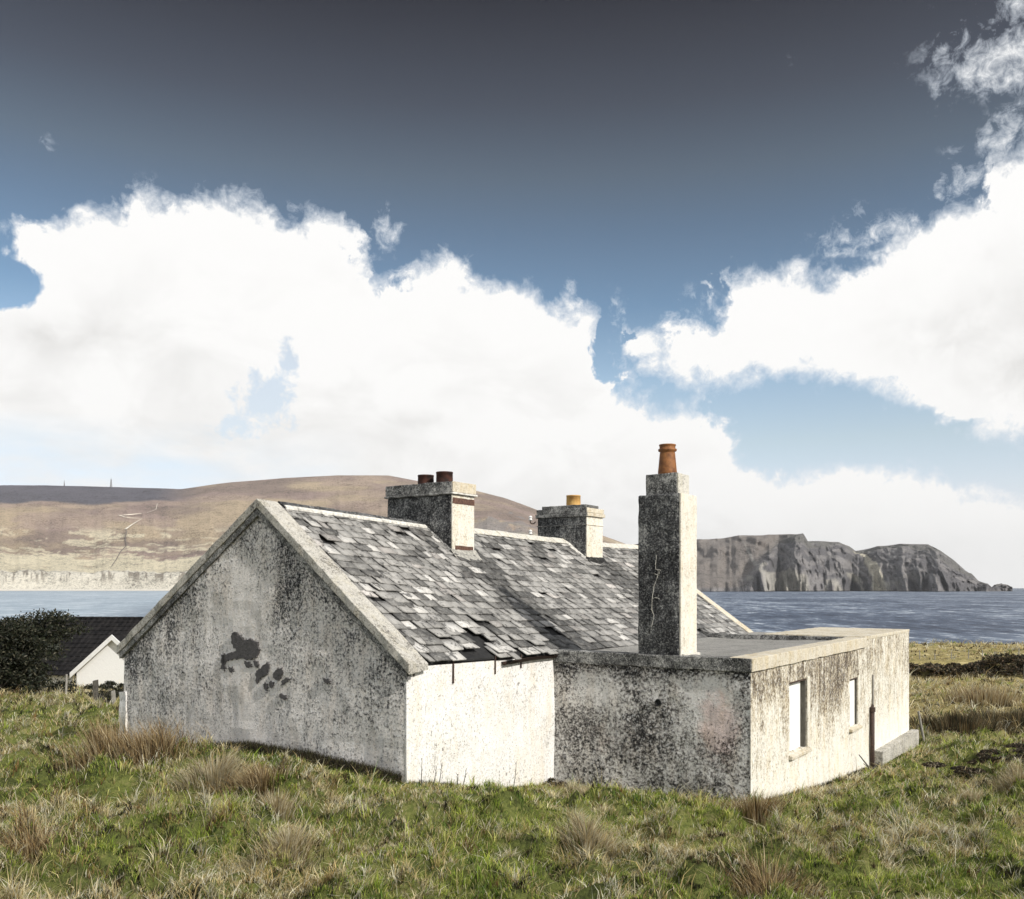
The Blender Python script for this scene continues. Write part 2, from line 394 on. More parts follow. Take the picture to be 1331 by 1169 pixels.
ys = np.concatenate([np.arange(-14, 6, 1.), np.arange(6, 27, .11), np.arange(27, 60, .3), np.arange(60, 116, 1.)])
xs = np.concatenate([np.arange(-150, -32, 4.), np.arange(-32, -17, .4), np.arange(-17, 19, .13), np.arange(19, 52, .4), np.arange(52, 180, 4.)])
GX, GY = np.meshgrid(xs, ys)
GZ = ground_h(GX, GY)
def grid_faces(r, c):
    i = np.arange(r*c).reshape(r, c)
    return np.stack([i[:-1, :-1], i[:-1, 1:], i[1:, 1:], i[1:, :-1]], -1).reshape(-1, 4)
g = npmesh('ground', np.stack([GX, GY, GZ], -1).reshape(-1, 3), [grid_faces(*GX.shape)], M['ground'], smooth_=True)
tag(g, 'rough tussocky grassland sloping down to the shore', kind='structure')
# sea: one sheet to the horizon
sx = np.array([-14000, -6000, -2500, -600, -150, 0, 150, 600, 2500, 6000, 14000.]); sy = np.array([-300, 40, 100, 250, 700, 2000, 6000, 14500.])
SX, SY = np.meshgrid(sx, sy)
tag(npmesh('sea', np.stack([SX, SY, SX*0], -1).reshape(-1, 3), [grid_faces(*SX.shape)], M['sea']), kind='structure')

# ------------------------------------------------------------------ far hills and headland
def profile(pts, px):
    p = np.array(pts, float); return np.interp(px, p[:, 0], p[:, 1])
# left hill: crest heights at ~4.6 km, foreshore at 3 km; laid out by azimuth slope u = x/y
hp = [(-700,640),(-300,628),(-80,636),(0,631),(60,629.5),(150,631),(235,634),(300,625),(370,619),(440,615.5),(505,616.5),(560,627),(620,637),(655,646),(695,661),(740,680),(800,701),(835,714),(900,730),(1000,745)]
U = np.linspace(-1.05, .32, 1000); V = np.concatenate([np.linspace(0, .16, 26), np.linspace(.17, 1, 90), np.linspace(1.03, 1.3, 8)])
UU, VV = np.meshgrid(U, V)
D0, D1h = 3000., 4700.
DD = D0+(D1h-D0)*VV + (fbm(UU*9, VV*0, 51, 3)-.5)*160
crest = (HY-profile(hp, UU*F+CX))/F*D1h+EYE
n = fbm(UU*13+VV*2, VV*7, 61, 6, .5)
prof = np.where(VV < .02, 0, 0)
bl = smooth(VV/.045)*62*(.75+.35*fbm(UU*70, VV*0, 63, 4))                 # pale bluff above the beach
rise = np.interp(VV, [0, .06, .16, .4, .75, 1, 1.15, 1.3], [0, .0, .06, .27, .70, 1., .96, .8])
HH = bl*(1-smooth((VV-.5)/.5)) + (crest-EYE)*rise + (n-.5)*38*np.sin(np.clip(VV, 0, 1)*math.pi)*smooth(VV/.15)
HH = np.where(VV >= .999, np.minimum(HH, (crest-EYE)*np.where(VV > 1, 1.0-.8*(VV-1), 1)), HH)
HH = np.where(VV == 0, -4, HH)+4
alt = HH/500
def lerp(a, b, t): return np.asarray(a)*(1-t[..., None])+np.asarray(b)*t[..., None]
colr = np.empty(UU.shape+(3,)); colr[:] = (.33, .26, .21)
colr = lerp((.50,.40,.28), (.29,.225,.19), smooth((fbm(UU*18, VV*9, 81, 5)-.35)/.3))*1.0
colr = colr*(1-smooth((alt-.75)/.2)[..., None]*.0)
pinkish = smooth((fbm(UU*12, VV*14, 84, 4)-.48)/.1)[..., None]; colr = colr*(1-pinkish*.5)+np.array((.40,.30,.27))*pinkish*.5
straw = smooth((.30-alt+(fbm(UU*22, VV*22, 91, 7, .66)-.5)*.50)/.06); strawc = np.array((.74,.67,.50))
colr = colr*(1-straw[..., None])+strawc*straw[..., None]
straw2 = smooth((fbm(UU*34, VV*34, 95, 6, .62)-.57)/.05)*smooth((.55-alt)/.1); colr = colr*(1-straw2[..., None]*.8)+strawc*straw2[..., None]*.8
bluff = smooth((.175-VV)/.03)*0+smooth((.085-VV)/.02); rk = smooth((fbm(UU*260+VV*8, VV*22, 97, 4, .6)-.53)/.06)
bc = lerp((.76,.72,.62), (.24,.21,.17), rk*smooth((VV-.012)/.02)*.85); colr = colr*(1-bluff[..., None])+bc*bluff[..., None]
heath = smooth((alt-.76-.13*smooth((UU+.50)/.22)*1.0+(fbm(UU*20, VV*8, 99, 4)-.5)*.14)/.05)*smooth((-.33-UU)/.06)
colr = colr*(1-heath[..., None])+np.array((.135,.13,.155))*heath[..., None]
rockr = smooth((UU+.06)/.03)*smooth((.05-UU)/.05)*smooth((.62-alt+(fbm(UU*90, VV*20, 101, 4)-.5)*.5)/.06)*smooth((VV-.3)/.1)
colr = colr*(1-rockr[..., None]*.8)+np.array((.27,.255,.25))*rockr[..., None]*.8
hill = npmesh('hills', np.stack([UU*DD, DD, HH], -1).reshape(-1, 3), [grid_faces(*UU.shape)], M['hill'], cols=colr.reshape(-1, 3), smooth_=True)
tag(hill, 'brown moorland hill with pale fields and bluffs across the bay', kind='structure')
def hill_pt(px, py):
    """surface point of the hill seen from the viewpoint at this direction"""
    u = (px-CX)/F; j = int(np.argmin(abs(U-u)))
    zz = (HY-py)/F; r = (HH[:, j]-EYE)/DD[:, j]
    ok = np.where(r >= zz)[0]; i = ok[0] if len(ok) else int(np.argmax(r))
    return Vector((U[j]*DD[i, j], DD[i, j], HH[i, j]))
def ribbon(name, pts, wid, mat, lift=3):
    P = [hill_pt(*p) for p in pts]; bm = bmesh.new(); prev = None
    for i, p in enumerate(P):
        d = (P[min(i+1, len(P)-1)]-P[max(i-1, 0)]); sd = Vector((d.y, -d.x, 0)); sd = sd.normalized() if sd.length > 0 else Vector((1,0,0))
        w_ = wid[i] if isinstance(wid, (list, tuple)) else wid
        sd = Vector((1, 0, 0)) if abs(d.x) < abs(d.z)*1.5+abs(d.y)*.6 else Vector((0, .35, .94))
        a, b_ = bm.verts.new(p+sd*w_+Vector((0, -8, lift))), bm.verts.new(p-sd*w_+Vector((0, -8, lift)))
        if prev: bm.faces.new((prev[0], a, b_, prev[1]))
        prev = (a, b_)
    return bm_obj(name, bm, mat)
M['track'] = simple('pale_track', (.55,.50,.42), (.75,.70,.60), .05)
M['stream'] = simple('dark_gully', (.12,.10,.09), (.2,.17,.14), .05)
tag(ribbon('path', [(206,656),(203,664),(192,669),(170,671),(156,671),(165,674),(185,676),(172,684),(164,690)], [1.2,1.4,1.4,2.4,6,1.4,1.2,3.5,5.5], M['track']), 'pale track zigzagging up the far hill', kind='structure')
tag(ribbon('stream_bed', [(166,692),(164,702),(165,710),(158,719),(152,729),(146,738)], [2,2,2,2.2,2,1.5], M['stream'], 2), 'dark gully running down to the bluffs', kind='structure')
# beach strip
m_, t_, b_ = material('sand', .9); b_.inputs['Base Color'].default_value = (.72,.68,.60,1); M['sand'] = m_
bm = bmesh.new(); pts = []
for u in np.linspace(-1.0, -.05, 60): pts.append((u, float(np.interp(u, U, DD[0, :]))))
prev = None
for u, d in pts:
    a = bm.verts.new((u*d, d+60, 5)); b2 = bm.verts.new((u*(d-260), d-260, .5))
    if prev: bm.faces.new((prev[0], a, b2, prev[1]))
    prev = (a, b2)
tag(bm_obj('beach', bm, M['sand']), 'white sand beach below the bluffs', kind='structure')

# right headland
cp = [(780,712),(830,708),(905,703),(960,697.5),(1000,695.5),(1044,693.5),(1046,697),(1050,704),(1090,704),(1104,710),(1112,716),(1140,711),(1170,708),(1206,707),(1222,716),(1240,729),(1255,742),(1266,750),(1272,757),(1284,760),(1289,765),(1294,761.5),(1302,760),(1310,765),(1316,768)]
pxs = np.linspace(780, 1316, 620); U2 = (pxs-CX)/F
V2 = np.concatenate([[0, .003, .006, .01, .015], np.linspace(.02, 1, 90), np.linspace(1.06, 1.6, 5)])
UU, VV = np.meshgrid(U2, V2); PX = UU*F+CX
base = 2500 + np.interp(PX, [780,905,965,1000,1012,1040,1100,1108,1150,1220,1270,1316], [-250,-200,-120,-90,110,-60,90,260,60,-110,40,60])
base = base+(fbm(UU*60, VV*0, 111, 4)-.5)*150
depth = np.interp(PX, [780,905,965,1000,1044,1052,1100,1150,1270,1316], [900,800,560,420,330,480,520,420,260,60])
DD2 = base+depth*VV*(.8+.4*fbm(UU*40, VV*4, 113, 3))
topz = (HY-profile(cp, PX))/F*(base+depth)
sh = np.interp(VV, [0, .04, .25, .6, 1, 1.3, 1.6], [0, .10, .46, .80, 1., .98, .9])
soft = smooth((985-PX+60*VV)/40)                      # gentler grassy slope on the left
shs = np.interp(VV, [0, .05, .3, .7, 1, 1.3, 1.6], [0, .06, .20, .66, 1., .98, .9])
H2 = topz*(sh*(1-soft)+shs*soft)+(fbm(UU*50, VV*6, 115, 6, .6)-.5)*34*np.sin(np.clip(VV, 0, 1)*math.pi)*(1-.5*soft)
rib = np.abs(fbm(UU*60+VV*1.8, VV*2.4, 117, 5, .6)-.5)*2; DD2 = DD2 - 130*(1-rib)*(1-.7*soft)*np.clip(1-VV, 0, 1)**.7
H2 = np.where(VV == 0, -2., H2+EYE*smooth(VV/.12))
cc = lerp((.20,.195,.205), (.35,.335,.335), smooth((fbm(UU*90, VV*12, 121, 5)-.42)/.2))
gr = smooth((VV-.55+(fbm(UU*50+VV*2, VV*4, 123, 4)-.5)*.7)/.12); cc = cc*(1-gr[..., None])+np.array((.24,.235,.225))*gr[..., None]
gs = soft*smooth((VV-.02)/.03); cc = cc*(1-gs[..., None])+(np.array((.31,.28,.26)))*gs[..., None]
low = smooth((.14-VV+(fbm(UU*70, VV*9, 125, 5)-.5)*.5)/.08)*smooth((1215-PX)/80)*smooth((PX-940)/40)*smooth((fbm(UU*60+VV*3, VV*5, 126, 4)-.44)/.12)
cc = cc*(1-low[..., None]*.75)+np.array((.60,.57,.50))*low[..., None]*.75
scree_x = 1106+(1-VV)*38; sw = 3+7*(1-VV); sc = smooth((sw-abs(PX-scree_x)+(fbm(UU*200, VV*9, 127, 3)-.5)*6)/3)*smooth((.92-VV)/.1)
cc = cc*(1-sc[..., None])+np.array((.80,.74,.60))*sc[..., None]
e_x = 962+(1-VV)*34; se = smooth((2.2-abs(PX-e_x)+(fbm(UU*200, VV*9, 129, 3)-.5)*4)/2); cc = cc*(1-se[..., None]*.7)+np.array((.58,.56,.52))*se[..., None]*.7
wl = smooth((.007-VV)/.003)*.8; cc = cc*(1-wl[..., None])+np.array((.04,.04,.045))*wl[..., None]
hd = npmesh('cliffs', np.stack([UU*DD2, DD2, H2], -1).reshape(-1, 3), [grid_faces(*UU.shape)], M['cliff'], cols=cc.reshape(-1, 3), smooth_=False)
tag(hd, 'grey headland with steep sea cliffs and a pale scree', kind='structure')

# ------------------------------------------------------------------ masts on the far hill
def mast(px, top, label, wbase):
    p = hill_pt(px, 631.5); h = (633-top)/F*D1h
    e = empty('radio_mast', p-Vector((0, 0, 8)), 0, label, 'mast')
    bm = bmesh.new()
    for sx_ in (-1, 1):
        for sy_ in (-1, 1): tube(bm, (sx_*wbase, sy_*wbase, 0), (sx_*wbase*.25, sy_*wbase*.25, h), .8, .5, 5)
    for k in range(6): 
        z = h*k/6; r_ = wbase*(1-.75*k/6); z2 = h*(k+1)/6; r2 = wbase*(1-.75*(k+1)/6)
        tube(bm, (-r_, -r_, z), (r2, -r2, z2), .5, .5, 4); tube(bm, (r_, -r_, z), (-r2, -r2, z2), .5, .5, 4)
    bm_obj('lattice_tower', bm, M['iron'], e)
    bm = bmesh.new(); tube(bm, (0, 0, h), (0, 0, h*1.2), .7, .4, 5); bm_obj('antenna', bm, M['iron'], e)
mast(144, 621, 'taller of the two masts on the far hill crest, beside the dark heather', 4)
mast(83, 625, 'small faint mast on the crest of the far hill, at its left end', 1.6)

# ------------------------------------------------------------------ the cottage
HZ = EYE-3.0
H = empty('cottage', (C0[0], C0[1], HZ), -TH, 'abandoned grey and whitewashed cottage with slate roof and flat roofed wing', 'cottage')
def q(r): return r+3.0                          # height relative to the eye -> local z
def ridge_z(s): return q(float(np.interp(s, [-.2, 0, .5, 4.4, 6.25, 10.1, 12.1, 14.1], [1.39, 1.38, 1.375, 1.27, 1.22, 1.14, 1.13, 1.16])))
def eave_z(s): return q(float(np.interp(s, [-.2, 0, 4, 9, 14.1], [-1.09, -1.09, -1.17, -1.20, -1.26])))
WR = -3.5
def wr(s): return float(np.interp(s, [0, 1.5, 4.4, 14], [-3.17, -3.26, -3.45, -3.41]))     # the old ridge is not quite straight
def SP(sign, u, s):
    """point of the roof boarding: u = 0 ridge, 1 eave"""
    r_ = wr(s); w = r_+(0-r_)*u if sign > 0 else r_+(-7-r_)*u
    z = ridge_z(s)+(eave_z(s)-ridge_z(s))*u
    return w, z-.07*math.sin(math.pi*min(max(u, 0), 1))*math.sin(math.pi*min(max(s/14, 0), 1))
def roof_z(w, s):
    r_ = wr(s); u = (w-r_)/(0-r_) if w > r_ else (w-r_)/(-7-r_)
    return SP(1, u, s)[1]

def wall_slab(name, pts, y0, y1, mat, wob=.012, seed=0):
    """vertical wall in the across-plane from an outline (w, z), extruded along s, with subdivided wobbly faces"""
    bm = bmesh.new()
    f = bm.faces.new([bm.verts.new((x, y0, z)) for x, z in pts])
    r = bmesh.ops.extrude_face_region(bm, geom=[f]); bmesh.ops.translate(bm, verts=[v for v in r['geom'] if isinstance(v, bmesh.types.BMVert)], vec=(0, y1-y0, 0))
    xs_ = [p[0] for p in pts]; zs_ = [p[1] for p in pts]
    for ax, lo, hi in ((0, min(xs_), max(xs_)), (2, min(zs_), max(zs_))):
        k = int((hi-lo)/.14)
        for i in range(1, k):
            p = [0, 0, 0]; p[ax] = lo+(hi-lo)*i/k; no = [0, 0, 0]; no[ax] = 1
            bmesh.ops.bisect_plane(bm, geom=bm.verts[:]+bm.edges[:]+bm.faces[:], plane_co=p, plane_no=no)
    from mathutils import noise
    for v in bm.verts:
        d = noise.noise(Vector((v.co.x*1.1+seed, 0, v.co.z*1.1)))*wob*1.6+noise.noise(Vector((v.co.x*4+seed, 0, v.co.z*4)))*wob*.7
        if abs(v.co.y-min(y0, y1)) < .01: v.co.y += d
    return bm_obj(name, bm, mat, H)
# gable walls
gz = -.9
def gable_pts(s): return [(-7, gz), (0, gz), (0, eave_z(s)-.03), (wr(s), ridge_z(s)-.05), (-7, eave_z(s)-.03)]
gw = wall_slab('gable_wall', gable_pts(0), 0, .45, M['gable'], .02, 3); gw['label'] = 'grey mottled gable wall'
wall_slab('gable_wall', gable_pts(14), 13.55, 14.0, M['gable'], .01, 8)
# long walls (with panels so openings can be cut)
def long_wall(name, w0, w1, s0, s1, z0, ztop, mat, holes=(), wob=.01, seed=0, parent=None):
    """face at w1 looks outward (+w). holes: (sa, sb, za, zb) recesses right through"""
    ss = sorted(set([s0, s1]+[h_[0] for h_ in holes]+[h_[1] for h_ in holes]+list(np.arange(s0, s1, .16))))
    ss = [a for i, a in enumerate(ss) if i == 0 or a-ss[i-1] > .02 or any(abs(a-x) < 1e-6 for h_ in holes for x in h_[:2])]
    zt = max(ztop(s) for s in (s0, s1))
    zz = sorted(set([z0]+[h_[2] for h_ in holes]+[h_[3] for h_ in holes]+list(np.arange(z0, zt-.05, .16))))
    from mathutils import noise
    bm = bmesh.new(); G = {}
    def V_(i, j, side):
        k = (i, j, side)
        if k not in G:
            s = ss[i]; z = zz[j] if j < len(zz) else ztop(s)
            w_ = w1 if side else w0
            onh = any(abs(s-x) < 1e-6 for h_ in holes for x in h_[:2]) or any(abs(z-x) < 1e-6 for h_ in holes for x in h_[2:])
            if side and 0 < i < len(ss)-1: w_ += (noise.noise(Vector((s*1.1, z*1.1, seed)))*1.5+noise.noise(Vector((s*4, z*4, seed)))*.6)*wob
            G[k] = bm.verts.new((w_, s, z))
        return G[k]
    n, mm = len(ss)-1, len(zz)
    def hole(i, j):
        if not (0 <= i < n and 0 <= j < mm): return None
        sc_ = (ss[i]+ss[i+1])/2; zc = (zz[j]+(zz[j+1] if j+1 < len(zz) else zt))/2
        return any(a < sc_ < b2 and c_ < zc < d_ for a, b2, c_, d_ in holes)
    for i in range(n):
        for j in range(mm):
            if hole(i, j): continue
            for side in (0, 1): 
                fv = [V_(i, j, side), V_(i+1, j, side), V_(i+1, j+1, side), V_(i, j+1, side)]
                bm.faces.new(fv if side else fv[::-1])
            for di, dj, e in ((-1, 0, ((i, j), (i, j+1))), (1, 0, ((i+1, j), (i+1, j+1))), (0, -1, ((i, j), (i+1, j))), (0, 1, ((i, j+1), (i+1, j+1)))):
                h_ = hole(i+di, j+dj)
                if h_ is False: continue
                (a, b2), (c_, d_) = e
                bm.faces.new((V_(a, b2, 0), V_(a, b2, 1), V_(c_, d_, 1), V_(c_, d_, 0)))
    return bm_obj(name, bm, mat, parent or H)
fw = long_wall('front_wall', -.45, -.004, .452, 4.2, gz, lambda s: eave_z(s)-.06, M['white'], seed=2); fw['label'] = 'whitewashed front wall'
long_wall('front_wall', -.45, -.004, 4.2, 13.548, gz, lambda s: eave_z(s)-.06, M['white'], seed=4)
long_wall('back_wall', -7.0, -6.55, .452, 13.548, gz, lambda s: eave_z(s)-.06, M['gable'], wob=0, seed=5)
# whitewashed corner return: thin skin wrapping the end of the gable (its corner is white)
bm = bmesh.new(); hexa(bm, [(-.02,-.006,gz),(.004,-.006,gz),(.004,.45,gz),(-.02,.45,gz)], [(-.012,-.006,eave_z(0)-.08),(.004,-.006,eave_z(0)-.08),(.004,.45,eave_z(0)-.08),(-.012,.45,eave_z(0)-.08)])
bm_obj('corner_wash', bm, M['white'], H)
bm = bmesh.new(); rough_box(bm, -7.10, -6.90, -.03, .2, gz, 1.05, amp=.03); 
for v in bm.verts:
    if v.co.z < 1.0 and v.co.x < -7.0: v.co.x -= .10*(1.05-v.co.z)/1.9
bm_obj('quoin', bm, M['white'], H)
# bare patches where the top coat has fallen
def patch(name, pts, mat, yy=-.021, plane='gable'):
    bm = bmesh.new(); rr = random.Random(len(pts)); out = []
    for i, p in enumerate(pts):
        a, b2 = p, pts[(i+1) % len(pts)]
        for k in range(6):
            t_ = k/6; out.append((a[0]+(b2[0]-a[0])*t_+rr.uniform(-1, 1)*1.3, a[1]+(b2[1]-a[1])*t_+rr.uniform(-1, 1)*1.3))
    vs = []
    for px, py in out:
        # meet the gable plane (s = 0) or the wing's end wall (s = 3.99)
        dx, dz = (px-CX)/F, (HY-py)/F; s_ = 0 if plane == 'gable' else 3.99
        # ray: (dx*D, D); along-coordinate = s_
        D = (s_+C0[0]*.571+C0[1]*.821)/(dx*.571+.821); w_, _ = to_local(dx*D, D)
        vs.append(bm.verts.new((w_, s_+yy, q(dz*D))))
    f = bm.faces.new(vs); r = bmesh.ops.extrude_face_region(bm, geom=[f]); bmesh.ops.translate(bm, verts=[v for v in r['geom'] if isinstance(v, bmesh.types.BMVert)], vec=(0, .04, 0))
    bmesh.ops.triangulate(bm, faces=bm.faces[:])
    return bm_obj(name, bm, mat, H)
patch('bare_patch', [(302,823),(308,822),(314,829),(320,832),(326,830),(335,835),(338,845),(333,856),(322,858),(314,856),(305,857),(298,858),(291,863),(289,852),(300,849),(309,846),(302,838)], M['bare'])
patch('bare_patch', [(341,868),(349,860),(352,866),(348,876),(340,881),(335,889),(333,879),(335,872)], M['bare'])
patch('bare_patch', [(361,869),(367,868),(369,876),(364,884),(357,883),(356,876)], M['bare'])
patch('bare_patch', [(374,881),(379,883),(372,888),(366,890),(368,885)], M['bare'])
patch('bare_patch', [(366,902),(374,905),(371,910),(363,906)], M['bare'])
patch('bare_patch', [(288,852),(292,850),(294,862),(293,872),(289,869)], M['bare'])
patch('bare_patch', [(331,858),(337,861),(336,868),(331,866)], M['bare'])
patch('bare_patch', [(345,888),(349,890),(347,899),(343,894)], M['bare'])
patch('bare_patch', [(298,868),(304,867),(305,873),(299,874)], M['bare'])
patch('bare_patch', [(318,860),(326,861),(328,867),(321,868)], M['bare'])
patch('bare_patch', [(352,886),(357,888),(354,895),(350,892)], M['bare'])
patch('bare_patch', [(421,882),(429,883),(430,889),(423,888)], M['bare'])

# slates ------------------------------------------------------------------
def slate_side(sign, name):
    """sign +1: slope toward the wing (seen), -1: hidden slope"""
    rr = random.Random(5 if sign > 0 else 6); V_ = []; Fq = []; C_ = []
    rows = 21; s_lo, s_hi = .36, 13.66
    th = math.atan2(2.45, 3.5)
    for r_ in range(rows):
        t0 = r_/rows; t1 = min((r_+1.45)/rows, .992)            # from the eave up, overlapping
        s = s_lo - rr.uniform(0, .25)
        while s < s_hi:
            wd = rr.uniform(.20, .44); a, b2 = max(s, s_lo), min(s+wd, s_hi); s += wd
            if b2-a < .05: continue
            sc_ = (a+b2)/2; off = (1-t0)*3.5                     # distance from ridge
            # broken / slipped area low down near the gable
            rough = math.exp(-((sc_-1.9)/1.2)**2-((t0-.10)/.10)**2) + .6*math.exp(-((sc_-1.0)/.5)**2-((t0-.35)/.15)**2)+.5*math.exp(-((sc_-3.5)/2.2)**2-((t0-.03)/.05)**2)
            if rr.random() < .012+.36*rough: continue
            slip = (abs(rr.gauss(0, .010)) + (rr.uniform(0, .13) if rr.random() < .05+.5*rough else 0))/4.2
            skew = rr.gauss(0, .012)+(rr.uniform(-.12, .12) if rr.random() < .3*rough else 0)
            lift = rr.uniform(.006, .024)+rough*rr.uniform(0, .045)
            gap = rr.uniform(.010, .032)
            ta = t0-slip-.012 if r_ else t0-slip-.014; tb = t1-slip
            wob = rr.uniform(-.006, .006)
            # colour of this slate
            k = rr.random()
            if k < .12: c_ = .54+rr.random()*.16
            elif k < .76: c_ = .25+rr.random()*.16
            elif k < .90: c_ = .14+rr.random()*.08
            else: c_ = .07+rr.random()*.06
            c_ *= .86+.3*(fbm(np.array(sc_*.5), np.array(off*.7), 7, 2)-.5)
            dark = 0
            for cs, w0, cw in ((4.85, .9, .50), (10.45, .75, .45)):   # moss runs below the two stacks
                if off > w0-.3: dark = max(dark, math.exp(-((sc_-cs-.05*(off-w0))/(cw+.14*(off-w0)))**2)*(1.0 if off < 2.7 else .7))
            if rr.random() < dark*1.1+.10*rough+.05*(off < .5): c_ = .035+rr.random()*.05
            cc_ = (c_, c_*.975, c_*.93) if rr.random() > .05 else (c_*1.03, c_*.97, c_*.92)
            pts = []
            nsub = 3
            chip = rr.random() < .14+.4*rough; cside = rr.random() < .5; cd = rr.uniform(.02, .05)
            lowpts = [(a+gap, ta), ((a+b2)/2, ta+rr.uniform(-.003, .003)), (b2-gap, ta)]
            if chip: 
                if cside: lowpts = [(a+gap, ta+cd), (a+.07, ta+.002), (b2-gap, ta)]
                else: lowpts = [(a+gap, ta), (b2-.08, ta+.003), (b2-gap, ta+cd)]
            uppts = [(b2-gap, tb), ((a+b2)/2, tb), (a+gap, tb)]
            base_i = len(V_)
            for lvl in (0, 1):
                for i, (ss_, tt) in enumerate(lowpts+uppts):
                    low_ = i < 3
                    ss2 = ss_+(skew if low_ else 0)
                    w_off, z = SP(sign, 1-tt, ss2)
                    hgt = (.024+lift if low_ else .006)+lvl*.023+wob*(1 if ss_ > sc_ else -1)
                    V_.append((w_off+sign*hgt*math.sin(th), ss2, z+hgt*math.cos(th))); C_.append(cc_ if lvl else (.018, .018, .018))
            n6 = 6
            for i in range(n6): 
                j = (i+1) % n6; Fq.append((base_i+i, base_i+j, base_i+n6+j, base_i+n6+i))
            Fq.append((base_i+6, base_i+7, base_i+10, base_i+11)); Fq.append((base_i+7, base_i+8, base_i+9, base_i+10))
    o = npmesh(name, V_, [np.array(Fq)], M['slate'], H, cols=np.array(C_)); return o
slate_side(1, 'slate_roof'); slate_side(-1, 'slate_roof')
# roof deck (dark battens/felt seen in gaps)
for sign in (1, -1):
    bm = bmesh.new(); prev = None
    for i in range(29):
        s = .05+13.9*i/28; ring = []
        for k in range(7):
            wo, z = SP(sign, 1-k/6, s)
            ring.append((bm.verts.new((wo, s, z-.004)), bm.verts.new((wo, s, z-.034))))
        if prev:
            for k in range(6):
                for l in (0, 1): bm.faces.new((prev[k][l], ring[k][l], ring[k+1][l], prev[k+1][l]))
            bm.faces.new((prev[0][0], ring[0][0], ring[0][1], prev[0][1]))
        prev = ring
    bm_obj('roof_deck', bm, M['void'], H)
# verge copings
def verge(s0, s1, mat, name='verge_coping', zoff=.085, inner=0):
    for sign in (1, -1):
        bm = bmesh.new(); N_ = 30; prev = None
        for i in range(N_+1):
            t_ = i/N_; uu = 1.035*(1-t_)
            smid = 0 if s0 < 1 else 14; r_ = wr(smid)
            w_ = r_+((0 if sign > 0 else -7)-r_)*uu; z = ridge_z(smid)+(eave_z(smid)-ridge_z(smid))*uu
            n_ = (fbm(np.array(i*.7), np.array(s0), 9, 2)-.5)*.02
            e = (fbm(np.array(i*.9), np.array(s0+4), 9, 2)-.5)*.03
            ring = [bm.verts.new(p) for p in ((w_, s0+e, z-.075), (w_, s1+e*.5, z-.03), (w_, s1+e*.5, z+zoff-.02+n_), (w_, s0+e, z+zoff+n_))]
            if prev:
                for k in range(4): bm.faces.new((prev[k], prev[(k+1) % 4], ring[(k+1) % 4], ring[k]))
            else: bm.faces.new(ring)
            prev = ring
        bm.faces.new(prev[::-1]); bm_obj(name, bm, mat, H, .012)
verge(-.07, .36, M['copegrey']); verge(13.64, 14.06, M['copecream'])
# drip moulding under the near verge, its dark colour standing for cast shadow
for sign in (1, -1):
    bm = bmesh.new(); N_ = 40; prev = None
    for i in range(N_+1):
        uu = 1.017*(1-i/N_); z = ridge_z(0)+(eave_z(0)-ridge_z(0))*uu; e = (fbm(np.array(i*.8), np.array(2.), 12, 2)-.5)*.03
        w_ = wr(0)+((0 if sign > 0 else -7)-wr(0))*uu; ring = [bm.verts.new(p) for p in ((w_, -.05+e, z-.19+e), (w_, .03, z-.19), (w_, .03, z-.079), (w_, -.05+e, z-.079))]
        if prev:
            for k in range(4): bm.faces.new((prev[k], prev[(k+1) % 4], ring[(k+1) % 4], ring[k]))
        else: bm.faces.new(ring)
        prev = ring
    bm.faces.new(prev[::-1]); bm_obj('shadow_moulding', bm, M['copedark'], H)
# ridge tiles
def ridge_run(s0, s1, mat, wd, hh, label=None):
    bm = bmesh.new(); s = s0; rr = random.Random(int(s0*10)+3)
    while s < s1-.05:
        e = min(s+.46, s1); dz = rr.uniform(-.006, .012)
        prof_ = [(-wd, -.70*wd-.0), (-wd*.5, -.33*wd), (0, 0), (wd*.5, -.33*wd), (wd, -.70*wd)]
        A = [[bm.verts.new((wr(ss_)+x, ss_, ridge_z(ss_)+z+hh+dz+l)) for x, z in prof_] for ss_ in (s+.004, e-.004) for l in (0, -.022)]
        a0, a1, b0, b1 = A
        for k in range(4):
            bm.faces.new((a0[k], a0[k+1], b0[k+1], b0[k])); bm.faces.new((a1[k], b1[k], b1[k+1], a1[k+1]))
            bm.faces.new((a0[k], a1[k], a1[k+1], a0[k+1])); bm.faces.new((b0[k], b0[k+1], b1[k+1], b1[k]))
        for P_, Q_ in ((a0, b0),):
            for k in (0, 4): bm.faces.new((a0[k], b0[k], b1[k], a1[k]))
        s = e
    o = bm_obj('ridge_tiles', bm, mat, H, .004)
    if label: o['label'] = label
ridge_run(.40, 4.32, M['dark'], .15, .075, 'dark ridge tiles on white mortar')
ridge_run(5.12, 9.86, M['cope'], .17, .085, 'whitish ridge tiles'); ridge_run(10.72, 13.64, M['cope'], .17, .085, 'whitish ridge tiles')
bm = bmesh.new()
for i in range(14):
    a = .42+i*.28; b2 = a+.275
    for sign in (1,):
        pts = [(.13, -.085), (.185, -.125), (.185, -.09), (.13, -.05)]
        rr_ = [random.uniform(-.01, .01) for _ in range(4)]
        lo = [bm.verts.new((wr(a)+x+rr_[0], a, ridge_z(a)+z+.055)) for x, z in pts]; hi = [bm.verts.new((wr(b2)+x+rr_[1], b2, ridge_z(b2)+z+.055)) for x, z in pts]
        for k in range(4): bm.faces.new((lo[k], lo[(k+1) % 4], hi[(k+1) % 4], hi[k]))
        bm.faces.new(lo[::-1]); bm.faces.new(hi)
bm_obj('mortar_line', bm, M['mortar'], H)

